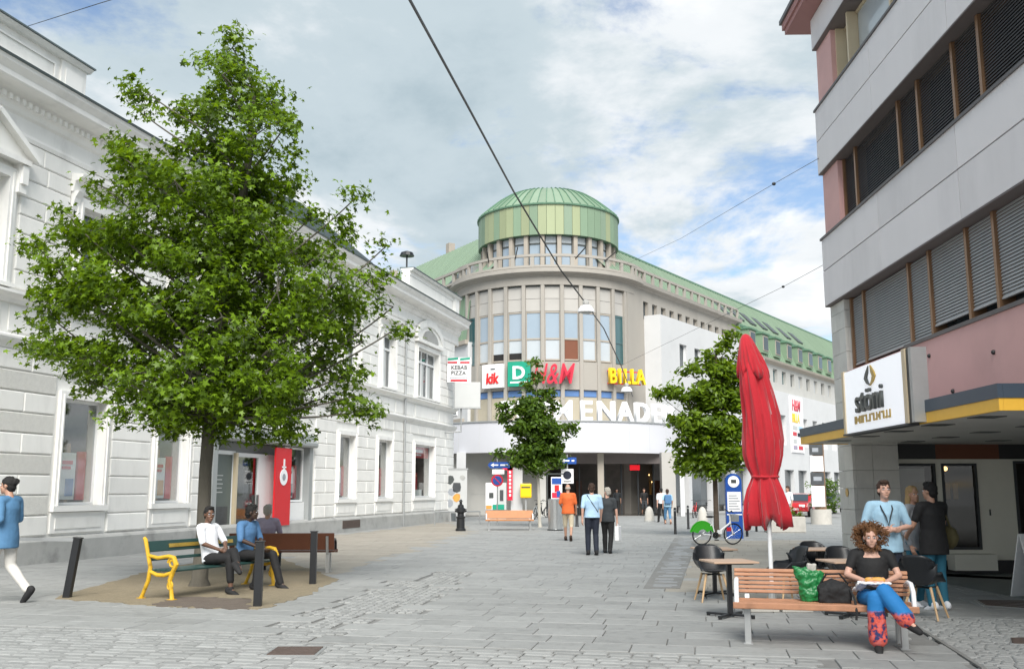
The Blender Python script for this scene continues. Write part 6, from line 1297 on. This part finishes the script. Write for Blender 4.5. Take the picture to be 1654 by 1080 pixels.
# --- walking groups (walking away: facing +y)
wk = dict(knL=(-.10, .12, .51), anL=(-.10, .22, .10), knR=(.10, -.02, .49), anR=(.10, -.24, .13), toeR=(.10, -.13, .02), elL=(-.245, -.10, 1.14), elR=(.245, .02, 1.13), wrL=(-.25, -.08, .88), wrR=(.24, .14, .90))
def pl_(px, py): return (*G(px, py), 0)
person('bald man in an orange shirt and khaki shorts walking away', pl_(918, 873), R(-8), dict(wk, elL=(-.25, .0, 1.14), wrL=(-.20, .16, 1.02)), 'skin_tan', 'cloth_orange', 'cloth_khaki', 'hair_brown', 'hair_grey', 1.06, False, .5, .58, 'bald', 0, 0, 1.12, None, .12)
def backpack_strap(t, J, Mh): MB().tube([J['shL'] + Vector((.06, .06, .06)), J['shL'] + Vector((.06, -.06, .055)), J['chest'] + Vector((-.02, -.135, -.02)), J['waist'] + Vector((.14, -.10, -.05))], .012, 6).build('shoulder_strap', 'cloth_charcoal', t); 
person('man in a pale blue shirt and dark trousers walking away beside a woman', pl_(957, 896), R(3), dict(wk, knL=(-.10, .05, .5), anL=(-.10, .03, .09), knR=(.09, .03, .5), anR=(.09, -.08, .09), toeR=(.09, .08, .03)), 'skin_light', 'cloth_pale_blue', 'cloth_navy', 'leather_black', 'hair_brown', 1.05, False, .5, 1.0, 'short', 0, 0, 1.1, backpack_strap, .04)
def white_bag(t, J, Mh):
    p = J['wrR'] + Vector((.02, .02, -.12)); b_ = MB().box(p.x - .05, p.x + .05, p.y - .16, p.y + .16, p.z - .42, p.z - .04).build('carrier_bag', 'sign_white', t, bevel=.01); MB().tube([p + Vector((0, -.08, -.05)), p + Vector((0, -.02, .06)), p + Vector((0, .08, -.05))], .006, 5).build('bag_handle', 'sign_white', b_); MB().box(p.x - .054, p.x - .05, p.y - .1, p.y + .1, p.z - .32, p.z - .14).build('bag_print', 'letter_red', b_)
person('woman in a dark top carrying a white carrier bag, walking away', pl_(982, 893), R(-20), dict(wk, knL=(-.09, .05, .5), anL=(-.09, .05, .09), anR=(.09, -.12, .09), toeR=(.09, .04, .03), elR=(.25, .0, 1.13), wrR=(.26, .02, .88)), 'skin_light', 'cloth_charcoal', 'cloth_black', 'leather_black', 'hair_grey', .99, False, .4, 1.0, 'short', R(50), 0, 1.12, white_bag, .12)
def blue_pack(t, J, Mh): MB().obox(J['chest'] + Vector((0, -.19, -.06)), (.34, .18, .46)).build('backpack', 'cloth_denim', t, bevel=.05)
person('person with a blue backpack and blue trousers walking to the mall', pl_(1079, 846), R(0), wk, 'skin_tan', 'cloth_sky', 'cloth_blue', 'skin_tan', 'hair_brown', .97, False, .4, .8, 'short', 0, 0, 1.1, blue_pack, .1)
person('person in a white top half hidden by the backpack wearer', pl_(1069, 843), R(10), wk, 'skin_light', 'cloth_white', 'cloth_black', 'leather_black', 'hair_black', 1.0, False, .5, 1.0)
person('dim figure in dark clothes inside the mall entrance', (Dp(995, 800, 66)[0], 65.5, 0), R(170), wk, 'skin_tan', 'cloth_charcoal', 'cloth_black', 'leather_black', 'hair_black', 1.0, False)
person('dim figure in shorts just inside the mall door', (Dp(1041, 800, 64)[0], 64.2, 0), R(185), wk, 'skin_tan', 'cloth_black', 'cloth_charcoal', 'leather_black', 'hair_brown', 1.0, False, .5, .58)
person('person in a white shirt standing behind the red umbrella', pl_(1275, 848), R(120), {}, 'skin_tan', 'cloth_white', 'cloth_grey', 'leather_black', 'hair_brown', 1.05, False, .5)
# --- person striding out of the picture on the left (facing -x)
def tote(t, J, Mh): MB().tube([J['shL'] + Vector((0, .07, .05)), J['waist'] + Vector((.0, .12, -.02))], .008, 5).build('bag_strap', 'leather_black', t)
person('person in a blue denim shirt and white trousers walking out on the left', (*G(2, 973), 0), R(78), dict(knL=(-.10, .17, .52), anL=(-.10, .26, .09), toeL=(-.10, .43, .05), knR=(.10, -.02, .50), anR=(.10, -.33, .17), toeR=(.10, -.21, .03), elL=(-.25, -.08, 1.15), wrL=(-.13, .17, 1.06), elR=(.24, .0, 1.15), wrR=(.10, .22, 1.04), head=(0, .05, 1.62)), 'skin_tan', 'cloth_blue', 'cloth_offwhite', 'leather_black', 'hair_black', 1.07, True, .72, .97, 'bun', R(12), 0, 1.05, tote, .20)
# --- seated poses: seat height .45, facing +y, origin on the ground under the pelvis
def sit(lean=0.0, **k):
    d = dict(pelvis=(0, .0, .56), waist=(0, -.03 - lean * .1, .72), chest=(0, -.05 - lean * .2, .92), neck=(0, -.05 - lean * .25, 1.09), head=(0, -.02 - lean * .25, 1.24), shL=(-.19, -.05 - lean * .2, 1.03), shR=(.19, -.05 - lean * .2, 1.03), elL=(-.25, .02, .78), elR=(.25, .02, .78), wrL=(-.08, .20, .68), wrR=(.08, .20, .68),
             hipL=(-.10, .02, .54), hipR=(.10, .02, .54), knL=(-.15, .46, .54), knR=(.15, .46, .54), anL=(-.15, .50, .09), anR=(.15, .50, .09)); d.update(k); return d
by = Matrix.Translation((YB0 + YB1) / 2) @ Matrix.Rotation(yb_rz, 4, 'Z')    # bench faces local -y
def on_yb(x, y=.02): v = by @ Vector((x, y, 0)); return (v.x, v.y, 0)
person('man in a white t-shirt seated with crossed legs on the yellow bench', on_yb(-.10), yb_rz + R(180), sit(.3, knR=(.12, .45, .56), anR=(.14, .52, .09), knL=(.06, .48, .66), anL=(.26, .74, .46), toeL=(.30, .86, .38), elR=(.27, .03, .79), wrR=(.10, .22, .69), elL=(-.26, .03, .79), wrL=(-.04, .24, .69)), 'skin_brown', 'cloth_white', 'cloth_black', 'leather_black', 'hair_black', 1.02, True, .5, .86, 'short', R(-30), R(0), 1.05, None, .06)
person('man in a blue shirt seated on the right half of the yellow bench', on_yb(.72), yb_rz + R(180), sit(-.5, knL=(-.16, .46, .55), anL=(-.18, .62, .09), knR=(.17, .46, .55), anR=(.22, .42, .09), wrL=(-.03, .36, .66), wrR=(.06, .38, .66), elL=(-.25, .12, .80), elR=(.26, .12, .80), head=(0, .13, 1.23), neck=(0, .06, 1.09)), 'skin_dark', 'cloth_denim', 'cloth_black', 'leather_black', 'hair_black', 1.04, True, .55, 1.0, 'short', R(25), R(0), 1.05, None, .08)
sbx = Vector((*G(440, 924), 0)); person('grey-haired person in a lilac patterned shirt seated on the dark bench, facing away', (sbx.x - .15, sbx.y + .1, 0), R(4), sit(.2), 'skin_tan', 'cloth_lilac', 'cloth_charcoal', 'leather_black', 'hair_grey', 1.0, True, .5, 1.0, 'short', R(-20), 0, 1.05)
# --- curly-haired woman on the front bench
bm4 = Matrix.Translation(RBN) @ Matrix.Rotation(br, 4, 'Z'); wv_ = bm4 @ Vector((.55, .03, 0))
def food(t, J, Mh):
    q = MB(); q.obox((.02, .27, .735), (.34, .2, .02), R(8)); melt(q, 'paper_wrap', 'sign_white', t, .008, 3, .03, .05)
    q = MB(); cap_(q, (-.07, .28, .765), (.09, .27, .765), .036, .034); melt(q, 'bread_roll', 'poster_amber', t, .008, 2, .012, .03)
    q = MB(); q.obox((.17, .20, .68), (.13, .2, .02), R(20), R(30)); melt(q, 'napkin', 'sign_white', t, .008, 3, .03, .05)
WPOSE = sit(.15, knL=(-.04, .46, .58), anL=(-.03, .44, .10), toeL=(-.04, .61, .035), knR=(.06, .50, .66), anR=(.27, .60, .36), toeR=(.37, .72, .30), elL=(-.29, .0, .80), elR=(.29, .0, .80), wrL=(-.10, .24, .745), wrR=(.12, .23, .745), head=(0, .0, 1.235))
WPOSE = {k: v for k, v in WPOSE.items()}
# local +x is the sitter's right: mirror so that the crossed leg points to the picture's right
def mirror(P): 
    o = {}
    for k, v in P.items(): k2 = k[:-1] + ('R' if k[-1] == 'L' else 'L') if k[-1] in 'LR' else k; o[k2] = (-v[0], v[1], v[2])
    return o
woman = person('woman with big curly auburn hair in a black top eating on the bench', wv_, br + R(180), mirror(WPOSE), 'skin_light', 'cloth_black', 'cloth_print', 'leather_black', 'hair_auburn', .935, True, .30, .96, 'curly', 0, R(-6), 1.15, food, .0, .9, None, None, .60, .105)
# wide trouser legs of the printed fabric
hb_ = bm4 @ Vector((.13, -.02, 0)); hb2 = thing('handbag', 'black leather handbag lying on the bench beside the curly-haired woman', 'bag', (hb_.x, hb_.y, .452), br)
q = MB(); q.ball((0, 0, .12), (.19, .12, .125), 14, 10); q.obox((0, 0, .08), (.34, .2, .16)); melt(q, 'bag_body', 'leather_black', hb2, .012, 3, .04, .07); MB().tube([(-.14, 0, .2), (-.08, -.03, .30), (.06, -.03, .31), (.15, 0, .2)], .012, 6).build('strap', 'leather_black', hb2); MB().tube([(.16, -.1, .15), (.19, -.22, .06), (.2, -.29, -.06), (.19, -.30, -.15)], .013, 6).build('hanging_strap', 'leather_black', hb2)
gb_ = bm4 @ Vector((-.12, .03, 0)); gb = thing('carrier_bag', 'crumpled green plastic carrier bag standing on the bench', 'bag', (gb_.x, gb_.y, .452), br)
q = MB(); vs = []
loft(q, [((0, 0, 0), .10, .07), ((0, 0, .08), .12, .08), ((0, 0, .2), .13, .07), ((-.01, 0, .30), .17, .05), ((0, 0, .345), .20, .035)], (1, 0, 0)); melt(q, 'bag_body', 'bag_green', gb, .010, 2, .06, .06); q = MB(); q.obox((.02, 0, .36), (.1, .05, .1), R(20), R(10)); melt(q, 'paper_contents', 'concrete', gb, .01, 2, .02, .05)
# --- three people standing at the cafe
def at_h(px, py, Y): return Dp(px, py, Y)[0]
person('smiling man in a light blue shirt with a lanyard and folded arms', (at_h(1428, 800, 13.6), 13.6, 0), R(172), dict(elL=(-.29, .02, 1.15), wrL=(-.02, .21, 1.10), elR=(.29, .02, 1.15), wrR=(.02, .19, 1.12)), 'skin_light', 'cloth_sky', 'cloth_navy', 'leather_black', 'hair_brown', 1.03, True, .45, 1.0, 'short', R(5), R(4), 1.12, strap, .14, .3)
person('blond person in a grey jacket half hidden behind the man in black', (at_h(1472, 800, 14.7), 14.7, 0), R(-140), dict(elL=(-.26, .05, 1.14), wrL=(-.15, .2, .95)), 'skin_tan', 'cloth_grey', 'cloth_teal', 'cloth_white', 'hair_blond', .99, True, .95, 1.0, 'long', R(-25), 0, 1.0, None, .15)
def olive_bag(t, J, Mh): q = MB(); q.ball((.30, .05, .98), (.10, .16, .16), 12, 10); melt(q, 'shoulder_bag', 'bag_olive', t, .012, 3, .02, .06); MB().tube([J['shR'] + Vector((-.03, .0, .06)), (.29, .0, 1.12)], .014, 6).build('bag_strap', 'bag_olive', t)
person('man in a black t-shirt seen from behind with an olive shoulder bag', (at_h(1503, 800, 14.2), 14.2, 0), R(15), dict(elL=(-.28, .06, 1.14), wrL=(-.22, .26, 1.02), elR=(.26, .1, 1.17), wrR=(.15, .26, 1.3)), 'skin_tan', 'cloth_black', 'cloth_teal', 'cloth_white', 'hair_black', 1.02, True, .36, 1.0, 'short', R(20), 0, 1.15, olive_bag, .2)
